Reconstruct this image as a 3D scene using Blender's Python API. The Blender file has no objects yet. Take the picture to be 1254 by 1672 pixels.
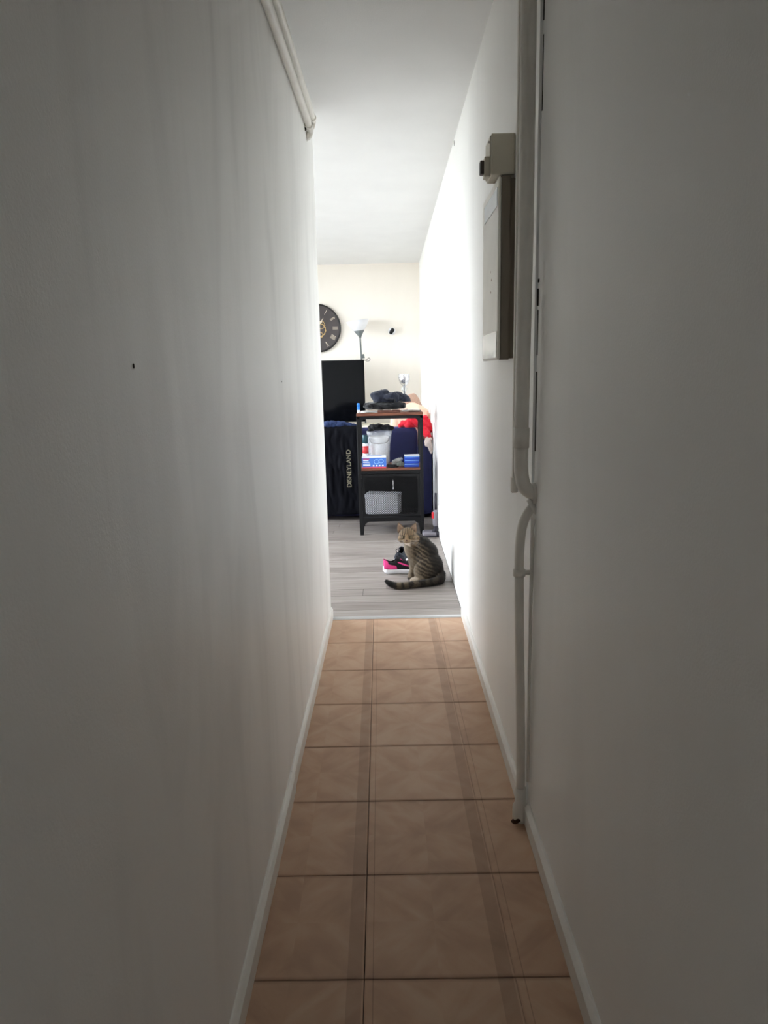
import bpy, bmesh, math, random
import numpy as np
from mathutils import Vector, Matrix, noise, Euler

random.seed(7)
PI = math.pi
scene = bpy.context.scene
COL = scene.collection

# ------------------------------------------------------------------ camera
CAM_H = 1.27
cam_data = bpy.data.cameras.new('camera')
cam = bpy.data.objects.new('camera', cam_data)
COL.objects.link(cam)
right = Vector((0.99971649, 0.00604443, -0.02303064))
down = Vector((-0.02137213, -0.19860276, -0.97984702))
fwd = Vector((-0.01049657, 0.98006143, -0.19841727))
m = Matrix((right, -down, -fwd)).transposed().to_4x4()
m.translation = Vector((0, 0, CAM_H))
cam.matrix_world = m
cam_data.sensor_fit = 'VERTICAL'
cam_data.sensor_height = 36.0
cam_data.lens = 36.0 * 1135.0 / 1672.0
cam_data.clip_start = 0.02
scene.camera = cam

# ------------------------------------------------------------------ world, light, exposure
world = bpy.data.worlds.new('overcast_sky')
scene.world = world
world.use_nodes = True
bg = world.node_tree.nodes['Background']
bg.inputs['Color'].default_value = (0.86, 0.925, 1.0, 1)
bg.inputs['Strength'].default_value = 9.5

WIN_X, WIN_Y0, WIN_Y1, WIN_Z0, WIN_Z1 = -3.0, 4.0, 7.5, 0.45, 2.25
pl = bpy.data.lights.new('window_portal', 'AREA')
pl.shape = 'RECTANGLE'
pl.size = WIN_Z1 - WIN_Z0
pl.size_y = WIN_Y1 - WIN_Y0
pl.cycles.is_portal = True
po = bpy.data.objects.new('window_portal', pl)
COL.objects.link(po)
po.location = (WIN_X - 0.16, (WIN_Y0 + WIN_Y1) / 2, (WIN_Z0 + WIN_Z1) / 2)
po.rotation_euler = (0, -PI / 2, 0)

TR_X0, TR_X1, TR_Z0, TR_Z1, TR_Y = -0.08, 0.08, 1.20, 1.68, -1.6   # invented glazed panel behind the camera, added to brighten the near corridor
pl2 = bpy.data.lights.new('added_fill_portal', 'AREA')
pl2.shape = 'RECTANGLE'
pl2.size = TR_X1 - TR_X0
pl2.size_y = TR_Z1 - TR_Z0
pl2.cycles.is_portal = True
po2 = bpy.data.objects.new('added_fill_portal', pl2)
COL.objects.link(po2)
po2.location = ((TR_X0 + TR_X1) / 2, TR_Y - 0.125, (TR_Z0 + TR_Z1) / 2)
po2.rotation_euler = (PI / 2, 0, 0)

scene.view_settings.view_transform = 'Standard'
scene.view_settings.look = 'None'
scene.view_settings.gamma = 1.0
scene.view_settings.use_curve_mapping = False
scene.view_settings.exposure = 1.02
scene.cycles.use_denoising = True
scene.cycles.adaptive_threshold = 0.03
scene.cycles.max_bounces = 9
scene.cycles.diffuse_bounces = 8
scene.cycles.glossy_bounces = 3
scene.cycles.transparent_max_bounces = 10
scene.cycles.sample_clamp_indirect = 6.0


# ------------------------------------------------------------------ materials
def lin(c):
    return tuple(((x / 255.0) / 12.92 if x / 255.0 <= 0.04045 else ((x / 255.0 + 0.055) / 1.055) ** 2.4) for x in c)


def nn(nt, kind, **kw):
    n = nt.nodes.new(kind)
    for k, v in kw.items():
        setattr(n, k, v)
    return n


def material(name, rgb, rough=0.6, metal=0.0, var=0.08, scale=30.0, bump=0.0, bump_scale=None, stretch=(1, 1, 1),
             sheen=0.0, coat=0.0, spec=0.5, alpha=1.0, trans=0.0, ior=1.45, rough_var=0.0, sheen_tint=None):
    """Principled material whose colour, gloss and relief come from object-space noise (rgb is 0-255 sRGB)."""
    mt = bpy.data.materials.new(name)
    mt.use_nodes = True
    nt = mt.node_tree
    b = nt.nodes['Principled BSDF']
    tc = nn(nt, 'ShaderNodeTexCoord')
    mp = nn(nt, 'ShaderNodeMapping')
    mp.inputs['Scale'].default_value = stretch
    nt.links.new(tc.outputs['Object'], mp.inputs['Vector'])
    nz = nn(nt, 'ShaderNodeTexNoise')
    nz.inputs['Scale'].default_value = scale
    nz.inputs['Detail'].default_value = 4
    nt.links.new(mp.outputs['Vector'], nz.inputs['Vector'])
    c = lin(rgb)
    rp = nn(nt, 'ShaderNodeValToRGB')
    rp.color_ramp.elements[0].position = 0.3
    rp.color_ramp.elements[1].position = 0.7
    rp.color_ramp.elements[0].color = tuple(max(0, x * (1 - var)) for x in c) + (1,)
    rp.color_ramp.elements[1].color = tuple(min(1, x * (1 + var)) for x in c) + (1,)
    nt.links.new(nz.outputs['Fac'], rp.inputs['Fac'])
    nt.links.new(rp.outputs['Color'], b.inputs['Base Color'])
    b.inputs['Roughness'].default_value = rough
    b.inputs['Metallic'].default_value = metal
    b.inputs['Specular IOR Level'].default_value = spec
    b.inputs['IOR'].default_value = ior
    b.inputs['Coat Weight'].default_value = coat
    b.inputs['Alpha'].default_value = alpha
    b.inputs['Transmission Weight'].default_value = trans
    if sheen:
        b.inputs['Sheen Weight'].default_value = sheen
        b.inputs['Sheen Roughness'].default_value = 0.4
        if sheen_tint:
            b.inputs['Sheen Tint'].default_value = lin(sheen_tint) + (1,)
    if rough_var:
        mr = nn(nt, 'ShaderNodeMapRange')
        mr.inputs['To Min'].default_value = rough - rough_var
        mr.inputs['To Max'].default_value = rough + rough_var
        nt.links.new(nz.outputs['Fac'], mr.inputs['Value'])
        nt.links.new(mr.outputs['Result'], b.inputs['Roughness'])
    if bump:
        n2 = nz
        if bump_scale:
            n2 = nn(nt, 'ShaderNodeTexNoise')
            n2.inputs['Scale'].default_value = bump_scale
            n2.inputs['Detail'].default_value = 5
            nt.links.new(mp.outputs['Vector'], n2.inputs['Vector'])
        bp = nn(nt, 'ShaderNodeBump')
        bp.inputs['Strength'].default_value = bump
        bp.inputs['Distance'].default_value = 0.01
        nt.links.new(n2.outputs['Fac'], bp.inputs['Height'])
        nt.links.new(bp.outputs['Normal'], b.inputs['Normal'])
    return mt


def painted_wall(name, rgb, streak=0.25, rough=0.5, smudge=0.06):
    """Hand-painted plaster: uneven vertical trowel waves, fine roller stipple, faint rubbed smudges."""
    mt = bpy.data.materials.new(name)
    mt.use_nodes = True
    nt = mt.node_tree
    b = nt.nodes['Principled BSDF']
    tc = nn(nt, 'ShaderNodeTexCoord')
    mp = nn(nt, 'ShaderNodeMapping')
    mp.inputs['Scale'].default_value = (1, 1, 0.22)
    nt.links.new(tc.outputs['Object'], mp.inputs['Vector'])
    big = nn(nt, 'ShaderNodeTexNoise')
    big.inputs['Scale'].default_value = 5.0
    big.inputs['Detail'].default_value = 3
    big.inputs['Distortion'].default_value = 0.6
    nt.links.new(mp.outputs['Vector'], big.inputs['Vector'])
    fine = nn(nt, 'ShaderNodeTexNoise')
    fine.inputs['Scale'].default_value = 260.0
    fine.inputs['Detail'].default_value = 2
    nt.links.new(tc.outputs['Object'], fine.inputs['Vector'])
    b1 = nn(nt, 'ShaderNodeBump')
    b1.inputs['Strength'].default_value = streak
    b1.inputs['Distance'].default_value = 0.03
    nt.links.new(big.outputs['Fac'], b1.inputs['Height'])
    b2 = nn(nt, 'ShaderNodeBump')
    b2.inputs['Strength'].default_value = 0.12
    b2.inputs['Distance'].default_value = 0.003
    nt.links.new(fine.outputs['Fac'], b2.inputs['Height'])
    nt.links.new(b1.outputs['Normal'], b2.inputs['Normal'])
    nt.links.new(b2.outputs['Normal'], b.inputs['Normal'])
    sm = nn(nt, 'ShaderNodeTexNoise')
    sm.inputs['Scale'].default_value = 3.4
    sm.inputs['Detail'].default_value = 5
    sm.inputs['Distortion'].default_value = 1.2
    nt.links.new(mp.outputs['Vector'], sm.inputs['Vector'])
    rp = nn(nt, 'ShaderNodeValToRGB')
    c = lin(rgb)
    rp.color_ramp.elements[0].position = 0.30
    rp.color_ramp.elements[1].position = 0.52
    rp.color_ramp.elements[0].color = tuple(x * (1 - smudge * 2) for x in c) + (1,)
    rp.color_ramp.elements[1].color = c + (1,)
    nt.links.new(sm.outputs['Fac'], rp.inputs['Fac'])
    nt.links.new(rp.outputs['Color'], b.inputs['Base Color'])
    b.inputs['Roughness'].default_value = rough
    b.inputs['Specular IOR Level'].default_value = 0.4
    return mt


def tile_material():
    """Worn vinyl tile: warm beige with faint brushed diamond strokes and a darker printed border strip, from per-tile UVs."""
    mt = bpy.data.materials.new('worn_beige_tile')
    mt.use_nodes = True
    nt = mt.node_tree
    L = nt.links.new
    b = nt.nodes['Principled BSDF']
    uv = nn(nt, 'ShaderNodeUVMap')
    uv.uv_map = 'uv'
    oi = nn(nt, 'ShaderNodeObjectInfo')
    tc = nn(nt, 'ShaderNodeTexCoord')
    sep = nn(nt, 'ShaderNodeSeparateXYZ')
    L(uv.outputs['UV'], sep.inputs[0])

    def mth(op, a, bb=None, clamp=False):
        n = nn(nt, 'ShaderNodeMath', operation=op)
        n.use_clamp = clamp
        for i, v in enumerate((a, bb)):
            if v is None:
                continue
            if isinstance(v, (int, float)):
                n.inputs[i].default_value = v
            else:
                L(v, n.inputs[i])
        return n.outputs[0]
    # brushed strokes: two crossing directions
    def stroke(angle, sc):
        mp = nn(nt, 'ShaderNodeMapping')
        mr_ = nn(nt, 'ShaderNodeMapping')
        mr_.inputs['Rotation'].default_value = (0, 0, angle)
        L(uv.outputs['UV'], mr_.inputs['Vector'])
        mo_ = nn(nt, 'ShaderNodeVectorMath', operation='MULTIPLY_ADD')
        cb_ = nn(nt, 'ShaderNodeCombineXYZ')
        L(oi.outputs['Random'], cb_.inputs[0])
        L(oi.outputs['Random'], cb_.inputs[1])
        mo_.inputs[1].default_value = (9, 14, 0)
        L(cb_.outputs[0], mo_.inputs[0])
        L(mr_.outputs['Vector'], mo_.inputs[2])
        mp.inputs['Scale'].default_value = sc
        L(mo_.outputs[0], mp.inputs['Vector'])
        n = nn(nt, 'ShaderNodeTexNoise')
        n.inputs['Scale'].default_value = 2.1
        n.inputs['Detail'].default_value = 3
        n.inputs['Distortion'].default_value = 0.4
        L(mp.outputs['Vector'], n.inputs['Vector'])
        return n.outputs['Fac']
    s1 = stroke(0.8, (1, 2.8, 1))
    s2 = stroke(-0.8, (1, 2.8, 1))
    # which diagonal applies: diamond around the tile's centre
    du = mth('ABSOLUTE', mth('SUBTRACT', sep.outputs['X'], 0.5))
    dv = mth('ABSOLUTE', mth('SUBTRACT', sep.outputs['Y'], 0.5))
    mixv = nn(nt, 'ShaderNodeMix')
    L(mth('GREATER_THAN', mth('MULTIPLY', mth('SUBTRACT', sep.outputs['X'], 0.5), mth('SUBTRACT', sep.outputs['Y'], 0.5)), 0.0), mixv.inputs['Factor'])
    L(s1, mixv.inputs['A'])
    L(s2, mixv.inputs['B'])
    cl = nn(nt, 'ShaderNodeTexNoise')
    cl.inputs['Scale'].default_value = 7.0
    cl.inputs['Detail'].default_value = 6
    L(tc.outputs['Object'], cl.inputs['Vector'])
    st = mth('ADD', mth('MULTIPLY', mixv.outputs['Result'], 0.55), mth('MULTIPLY', cl.outputs['Fac'], 0.55))
    st = mth('ADD', st, mth('MULTIPLY', mth('SUBTRACT', oi.outputs['Random'], 0.5), 0.10))
    rp = nn(nt, 'ShaderNodeValToRGB')
    e = rp.color_ramp.elements
    e[0].position = 0.40
    e[0].color = lin((178, 144, 119)) + (1,)
    e[1].position = 0.70
    e[1].color = lin((198, 167, 141)) + (1,)
    md = e.new(0.53)
    md.color = lin((190, 155, 128)) + (1,)
    L(st, rp.inputs['Fac'])
    # darker border strip by the right edge, a paler one by the left edge
    band = mth('MULTIPLY', mth('GREATER_THAN', sep.outputs['X'], 0.885), mth('LESS_THAN', sep.outputs['X'], 0.985))
    bandl = mth('MULTIPLY', mth('GREATER_THAN', sep.outputs['X'], 0.055), mth('LESS_THAN', sep.outputs['X'], 0.062))
    fade = mth('ADD', mth('MULTIPLY', cl.outputs['Fac'], 0.5), 0.25)
    dk = nn(nt, 'ShaderNodeMix', data_type='RGBA', blend_type='MULTIPLY')
    L(mth('ADD', mth('MULTIPLY', band, fade), mth('MULTIPLY', bandl, 0.7), True), dk.inputs[0])
    L(rp.outputs['Color'], dk.inputs[6])
    dk.inputs[7].default_value = (0.60, 0.57, 0.56, 1)
    # grime worn into the edges
    ed = mth('MAXIMUM', mth('SUBTRACT', du, 0.018), dv)
    gm = nn(nt, 'ShaderNodeMapRange')
    gm.inputs['From Min'].default_value = 0.465
    gm.inputs['From Max'].default_value = 0.502
    L(ed, gm.inputs['Value'])
    gr = nn(nt, 'ShaderNodeMix', data_type='RGBA', blend_type='MULTIPLY')
    L(mth('MULTIPLY', gm.outputs['Result'], mth('MULTIPLY', cl.outputs['Fac'], 1.0), True), gr.inputs[0])
    L(dk.outputs[2], gr.inputs[6])
    gr.inputs[7].default_value = (0.35, 0.28, 0.24, 1)
    L(gr.outputs[2], b.inputs['Base Color'])
    b.inputs['Roughness'].default_value = 0.55
    b.inputs['Specular IOR Level'].default_value = 0.35
    bp = nn(nt, 'ShaderNodeBump')
    bp.inputs['Strength'].default_value = 0.08
    bp.inputs['Distance'].default_value = 0.004
    L(st, bp.inputs['Height'])
    L(bp.outputs['Normal'], b.inputs['Normal'])
    return mt


def plank_material():
    mt = bpy.data.materials.new('grey_oak_laminate')
    mt.use_nodes = True
    nt = mt.node_tree
    L = nt.links.new
    b = nt.nodes['Principled BSDF']
    oi = nn(nt, 'ShaderNodeObjectInfo')
    tc = nn(nt, 'ShaderNodeTexCoord')
    mp = nn(nt, 'ShaderNodeMapping')
    mp.inputs['Scale'].default_value = (1.6, 26, 1)
    ad = nn(nt, 'ShaderNodeVectorMath', operation='MULTIPLY_ADD')
    cb = nn(nt, 'ShaderNodeCombineXYZ')
    L(oi.outputs['Random'], cb.inputs[0])
    L(oi.outputs['Random'], cb.inputs[1])
    ad.inputs[1].default_value = (13, 17, 0)
    L(cb.outputs[0], ad.inputs[0])
    L(tc.outputs['Object'], ad.inputs[2])
    L(ad.outputs[0], mp.inputs['Vector'])
    n = nn(nt, 'ShaderNodeTexNoise')
    n.inputs['Scale'].default_value = 2.0
    n.inputs['Detail'].default_value = 6
    n.inputs['Distortion'].default_value = 0.5
    L(mp.outputs['Vector'], n.inputs['Vector'])
    mad = nn(nt, 'ShaderNodeMath', operation='MULTIPLY_ADD')
    L(oi.outputs['Random'], mad.inputs[0])
    mad.inputs[1].default_value = 0.22
    L(n.outputs['Fac'], mad.inputs[2])
    rp = nn(nt, 'ShaderNodeValToRGB')
    e = rp.color_ramp.elements
    e[0].position = 0.36
    e[0].color = lin((118, 109, 104)) + (1,)
    e[1].position = 0.78
    e[1].color = lin((154, 146, 140)) + (1,)
    L(mad.outputs[0], rp.inputs['Fac'])
    L(rp.outputs['Color'], b.inputs['Base Color'])
    b.inputs['Roughness'].default_value = 0.5
    bp = nn(nt, 'ShaderNodeBump')
    bp.inputs['Strength'].default_value = 0.06
    bp.inputs['Distance'].default_value = 0.003
    L(n.outputs['Fac'], bp.inputs['Height'])
    L(bp.outputs['Normal'], b.inputs['Normal'])
    return mt


def attr_material(name, rough=0.8, sheen=0.0, spec=0.2):
    """Material coloured by the mesh's own 'coat' colour attribute with a little noise on top."""
    mt = bpy.data.materials.new(name)
    mt.use_nodes = True
    nt = mt.node_tree
    b = nt.nodes['Principled BSDF']
    at = nn(nt, 'ShaderNodeAttribute')
    at.attribute_name = 'coat'
    nz = nn(nt, 'ShaderNodeTexNoise')
    nz.inputs['Scale'].default_value = 180
    tc = nn(nt, 'ShaderNodeTexCoord')
    nt.links.new(tc.outputs['Object'], nz.inputs['Vector'])
    mr = nn(nt, 'ShaderNodeMapRange')
    mr.inputs['To Min'].default_value = 0.75
    mr.inputs['To Max'].default_value = 1.25
    nt.links.new(nz.outputs['Fac'], mr.inputs['Value'])
    vm = nn(nt, 'ShaderNodeVectorMath', operation='SCALE')
    nt.links.new(at.outputs['Color'], vm.inputs[0])
    nt.links.new(mr.outputs['Result'], vm.inputs['Scale'])
    nt.links.new(vm.outputs[0], b.inputs['Base Color'])
    b.inputs['Roughness'].default_value = rough
    b.inputs['Specular IOR Level'].default_value = spec
    b.inputs['Sheen Weight'].default_value = sheen
    return mt


def wood_material(name, dark, light):
    mt = material(name, dark, 0.5, scale=6, var=0.3, stretch=(1.5, 22, 22), bump=0.05)
    rp = [n for n in mt.node_tree.nodes if n.type == 'VALTORGB'][0]
    rp.color_ramp.elements[0].color = lin(dark) + (1,)
    rp.color_ramp.elements[1].color = lin(light) + (1,)
    return mt


def clear_film(name, rgb, opacity=0.35, rough=0.2):
    mt = bpy.data.materials.new(name)
    mt.use_nodes = True
    nt = mt.node_tree
    b = nt.nodes['Principled BSDF']
    out = nt.nodes['Material Output']
    tr = nn(nt, 'ShaderNodeBsdfTransparent')
    mx = nn(nt, 'ShaderNodeMixShader')
    nz = nn(nt, 'ShaderNodeTexNoise')
    nz.inputs['Scale'].default_value = 25
    mr = nn(nt, 'ShaderNodeMapRange')
    mr.inputs['To Min'].default_value = opacity * 0.5
    mr.inputs['To Max'].default_value = min(1, opacity * 1.5)
    nt.links.new(nz.outputs['Fac'], mr.inputs['Value'])
    nt.links.new(mr.outputs['Result'], mx.inputs['Fac'])
    nt.links.new(tr.outputs[0], mx.inputs[1])
    nt.links.new(b.outputs[0], mx.inputs[2])
    nt.links.new(mx.outputs[0], out.inputs['Surface'])
    b.inputs['Base Color'].default_value = lin(rgb) + (1,)
    b.inputs['Roughness'].default_value = rough
    return mt


M = {}
M['wall'] = painted_wall('white_painted_wall', (246, 245, 242), streak=0.03, smudge=0.015)
M['wall_left'] = painted_wall('uneven_white_wall', (246, 245, 242), streak=0.085, rough=0.42, smudge=0.06)
M['wall_cream'] = painted_wall('cream_wall', (240, 233, 223), streak=0.012, smudge=0.01)
M['ceiling'] = material('white_ceiling', (231, 231, 230), 0.8, var=0.02, scale=4, bump=0.08, bump_scale=180)
M['trim'] = material('white_gloss_trim', (232, 230, 224), 0.35, var=0.04, scale=9, bump=0.05, bump_scale=40)
M['pipe'] = material('white_painted_pipe', (226, 222, 214), 0.38, var=0.06, scale=14, bump=0.12, bump_scale=45)
M['dirt'] = material('dark_grime', (52, 46, 40), 0.9, var=0.3, scale=60)
M['rust'] = material('brown_rust', (82, 52, 34), 0.85, var=0.3, scale=80, bump=0.2)
M['tile'] = tile_material()
M['grout'] = material('black_grime_joint', (44, 35, 29), 0.9, var=0.3, scale=40)
M['plank'] = plank_material()
M['plank_gap'] = material('dark_plank_joint', (70, 64, 60), 0.9)
M['strip'] = material('brushed_aluminium_strip', (205, 205, 205), 0.35, metal=0.6, var=0.08, scale=30, stretch=(1, 30, 1))
M['beige_plastic'] = material('beige_plastic', (214, 208, 192), 0.5, var=0.04, scale=8)
M['dark_plastic'] = material('dark_grey_plastic', (88, 82, 78), 0.5, var=0.08)
M['grey_side'] = material('grey_brown_enamel', (128, 118, 104), 0.5, var=0.06, scale=6)
M['cover_white'] = material('off_white_enamel', (238, 235, 228), 0.45, var=0.04, scale=8)
M['smoke_window'] = material('smoked_plastic_window', (150, 154, 158), 0.25, var=0.05)
M['chrome_sticker'] = material('silver_foil', (190, 192, 190), 0.22, metal=0.9, var=0.05, scale=6, bump=0.25, bump_scale=9)
M['black'] = material('black_powder_coat', (15, 15, 17), 0.55, spec=0.3, var=0.15, scale=90, bump=0.04)
M['black_cloth'] = material('black_cloth', (20, 20, 24), 0.95, var=0.25, scale=120, bump=0.15, sheen=0.15)
M['navy_knit'] = material('dark_navy_fleece', (30, 34, 48), 0.95, var=0.25, scale=140, bump=0.2, sheen=0.2)
M['navy_velvet'] = material('navy_velvet', (18, 22, 64), 0.8, var=0.12, scale=20, sheen=0.25, sheen_tint=(60, 80, 200), bump=0.05)
M['navy_coat'] = material('black_nylon', (6, 7, 15), 0.75, spec=0.15, var=0.15, scale=40, bump=0.08)
M['denim'] = material('blue_denim', (40, 56, 96), 0.9, var=0.3, scale=200, bump=0.15)
M['wood'] = wood_material('brown_pine_board', (92, 52, 36), (132, 80, 58))
M['peach'] = material('peach_cotton', (236, 196, 172), 0.95, var=0.06, scale=30, bump=0.1, sheen=0.2)
M['brown_cushion'] = material('dusty_brown_cotton', (176, 146, 128), 0.95, var=0.08, scale=40, bump=0.1)
M['red'] = material('red_fleece', (206, 28, 48), 0.95, var=0.12, scale=60, bump=0.15, sheen=0.3)
M['fur_grey'] = material('beige_fleece', (196, 180, 172), 0.95, var=0.12, scale=150, bump=0.3, sheen=0.3)
M['white_plastic'] = material('white_plastic', (238, 238, 240), 0.4, var=0.03)
M['box_white'] = material('pale_grey_carton', (232, 236, 242), 0.6, var=0.05)
M['box_blue'] = material('blue_carton', (62, 112, 198), 0.5, var=0.08, scale=18)
M['box_blue2'] = material('royal_blue_carton', (30, 72, 178), 0.45, var=0.08, scale=18)
M['red_print'] = material('red_print', (208, 62, 66), 0.5)
M['white_print'] = material('white_print', (236, 240, 246), 0.5)
M['cyan_print'] = material('pale_blue_print', (150, 196, 240), 0.5)
M['can_cap'] = material('dark_teal_plastic', (36, 74, 82), 0.4)
M['film'] = clear_film('clear_plastic_film', (226, 230, 232), 0.16)
M['paper'] = material('white_paper', (232, 230, 226), 0.8, var=0.04)
M['brown_leather'] = material('brown_leather', (112, 76, 66), 0.55, var=0.15, bump=0.1, bump_scale=120)
M['blue_plastic'] = material('bright_blue_plastic', (28, 120, 212), 0.3)
M['grey_cloth'] = material('grey_knit', (150, 148, 146), 0.95, var=0.2, scale=160, bump=0.25)
M['green_grey_cloth'] = material('grey_green_knit', (84, 88, 84), 0.95, var=0.2, scale=160, bump=0.25)
M['screen'] = material('black_glass_screen', (6, 7, 10), 0.10, var=0.1, scale=3, spec=0.15)
M['clock_face'] = material('charcoal_clock_dial', (74, 68, 68), 0.7, var=0.12, scale=12)
M['clock_rim'] = material('black_clock_rim', (26, 24, 24), 0.5)
M['ivory'] = material('ivory_enamel', (226, 214, 192), 0.5)
M['brass'] = material('antique_brass', (192, 164, 116), 0.4, metal=0.5, var=0.15, scale=50)
M['faded_gold'] = material('faded_gold_print', (150, 144, 122), 0.7, var=0.3, scale=60)
M['shade'] = material('frosted_white_shade', (240, 240, 244), 0.5, var=0.02, trans=0.1)
M['lamp_grey'] = material('grey_enamel', (112, 118, 118), 0.45, metal=0.2)
M['mercury'] = material('silvered_mosaic_glass', (206, 206, 210), 0.16, metal=0.9, var=0.35, scale=55, bump=0.5, bump_scale=45)
M['crystal'] = material('clear_crystal', (244, 246, 248), 0.05, trans=0.85, var=0.02)
M['cream_furniture'] = material('cream_laminate', (232, 226, 206), 0.5, var=0.03)
M['vac_grey'] = material('grey_plastic', (128, 124, 132), 0.4, var=0.06)
M['vac_dark'] = material('charcoal_plastic', (42, 40, 50), 0.4, var=0.06)
M['vac_red'] = material('red_plastic', (200, 30, 44), 0.35)
M['shoe_black'] = material('black_mesh_knit', (20, 18, 24), 0.85, var=0.35, scale=260, bump=0.25)
M['shoe_grey'] = material('dark_grey_mesh', (46, 50, 58), 0.85, var=0.3, scale=260, bump=0.25)
M['shoe_pink'] = material('hot_pink_synthetic', (236, 62, 140), 0.55, var=0.06)
M['shoe_white'] = material('white_foam_sole', (238, 238, 244), 0.6, var=0.03)
M['fur'] = attr_material('tabby_fur', 0.8, 0.15)
M['strand'] = attr_material('tabby_hair', 0.65, 0.0, 0.3)
M['eye'] = material('amber_green_eye', (128, 116, 62), 0.1, var=0.2, scale=300, coat=0.5)
M['pupil'] = material('black_pupil', (8, 8, 8), 0.1)
M['nose'] = material('brick_pink_nose', (84, 52, 45), 0.5)
M['whisker'] = material('white_whisker', (230, 226, 220), 0.5)
M['ground'] = material('grey_paving', (120, 120, 112), 0.9, var=0.2, scale=0.8)
M['glass'] = clear_film('window_glass', (255, 255, 255), 0.04, 0.02)
M['white_frame'] = material('white_window_frame', (236, 236, 236), 0.4)


# ------------------------------------------------------------------ mesh helpers
def link(o, parent=None):
    COL.objects.link(o)
    if parent is not None:
        o.parent = parent
    return o


def tag(o, label=None, cat=None, group=None, kind=None):
    for k, v in (('label', label), ('category', cat), ('group', group), ('kind', kind)):
        if v:
            o[k] = v
    return o


def obj(name, bm, mat, parent=None, smooth=False, loc=None):
    me = bpy.data.meshes.new(name)
    bmesh.ops.recalc_face_normals(bm, faces=bm.faces[:])
    bm.to_mesh(me)
    bm.free()
    if smooth:
        me.polygons.foreach_set('use_smooth', [True] * len(me.polygons))
    me.materials.append(M[mat] if isinstance(mat, str) else mat)
    o = bpy.data.objects.new(name, me)
    link(o, parent)
    if loc is not None:
        o.location = loc
    return o


def empty(name, loc, label, cat, group=None, rotz=0.0):
    o = bpy.data.objects.new(name, None)
    o.empty_display_size = 0.05
    COL.objects.link(o)
    o.location = loc
    o.rotation_euler = (0, 0, rotz)
    return tag(o, label, cat, group)


def struct(name, bm, mat, label=None, smooth=False):
    return tag(obj(name, bm, mat, None, smooth), label, None, None, 'structure')


def box(bm, x0, x1, y0, y1, z0, z1, bevel=0.0, seg=2, mtx=None):
    r = bmesh.ops.create_cube(bm, size=1.0)
    vs = r['verts']
    for v in vs:
        v.co = Vector((x0 + (v.co.x + .5) * (x1 - x0), y0 + (v.co.y + .5) * (y1 - y0), z0 + (v.co.z + .5) * (z1 - z0)))
        if mtx is not None:
            v.co = mtx @ v.co
    if bevel:
        es = list({e for v in vs for e in v.link_edges})
        bmesh.ops.bevel(bm, geom=es, offset=bevel, segments=seg, affect='EDGES', profile=0.5)
    return bm


def B(*a, **k):
    return box(bmesh.new(), *a, **k)


def tube(bm, pts, r, seg=12, cap=True):
    pts = [Vector(p) for p in pts]
    rs = r if isinstance(r, (list, tuple)) else [r] * len(pts)
    rings = []
    up = None
    for i, p in enumerate(pts):
        t = (pts[min(i + 1, len(pts) - 1)] - pts[max(i - 1, 0)]).normalized()
        if up is None:
            up = t.orthogonal().normalized()
        n = (up - t * up.dot(t))
        n = n.normalized() if n.length > 1e-6 else t.orthogonal().normalized()
        up = n
        bb = t.cross(n)
        rings.append([bm.verts.new(p + (n * math.cos(2 * PI * k / seg) + bb * math.sin(2 * PI * k / seg)) * rs[i]) for k in range(seg)])
    for a, b2 in zip(rings, rings[1:]):
        for k in range(seg):
            bm.faces.new((a[k], a[(k + 1) % seg], b2[(k + 1) % seg], b2[k]))
    if cap:
        bm.faces.new(rings[0][::-1])
        bm.faces.new(rings[-1])
    return bm


def T(pts, r, seg=12, cap=True):
    return tube(bmesh.new(), pts, r, seg, cap)


def bend(pts, n=6):
    """Catmull-Rom through the points."""
    P = [Vector(p) for p in pts]
    P = [P[0] * 2 - P[1]] + P + [P[-1] * 2 - P[-2]]
    out = []
    for i in range(1, len(P) - 2):
        for k in range(n):
            t = k / n
            a, b2, c, d = P[i - 1], P[i], P[i + 1], P[i + 2]
            out.append(0.5 * ((2 * b2) + (c - a) * t + (2 * a - 5 * b2 + 4 * c - d) * t * t + (-a + 3 * b2 - 3 * c + d) * t ** 3))
    out.append(P[-2])
    return out


def lathe(bm, prof, seg=32, origin=(0, 0, 0), axis='Z', cap=True):
    o = Vector(origin)
    rings = []
    for r, z in prof:
        ring = []
        for k in range(seg):
            a = 2 * PI * k / seg
            c, s = r * math.cos(a), r * math.sin(a)
            v = Vector((c, s, z)) if axis == 'Z' else (Vector((c, -z, s)) if axis == 'Y' else Vector((z, c, s)))
            ring.append(bm.verts.new(o + v))
        rings.append(ring)
    for a, b2 in zip(rings, rings[1:]):
        for k in range(seg):
            bm.faces.new((a[k], a[(k + 1) % seg], b2[(k + 1) % seg], b2[k]))
    if cap:
        if prof[0][0] > 1e-5:
            bm.faces.new(rings[0][::-1])
        if prof[-1][0] > 1e-5:
            bm.faces.new(rings[-1])
    bmesh.ops.remove_doubles(bm, verts=bm.verts[:], dist=1e-6)
    return bm


def prism(bm, poly, fn, d0, d1):
    """poly: 2-D outline; fn(u, v, d) -> 3-D point; extruded from depth d0 to d1."""
    a = [bm.verts.new(fn(u, v, d0)) for u, v in poly]
    b2 = [bm.verts.new(fn(u, v, d1)) for u, v in poly]
    n = len(poly)
    bm.faces.new(a)
    bm.faces.new(b2[::-1])
    for k in range(n):
        bm.faces.new((a[k], b2[k], b2[(k + 1) % n], a[(k + 1) % n]))
    return bm


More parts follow.
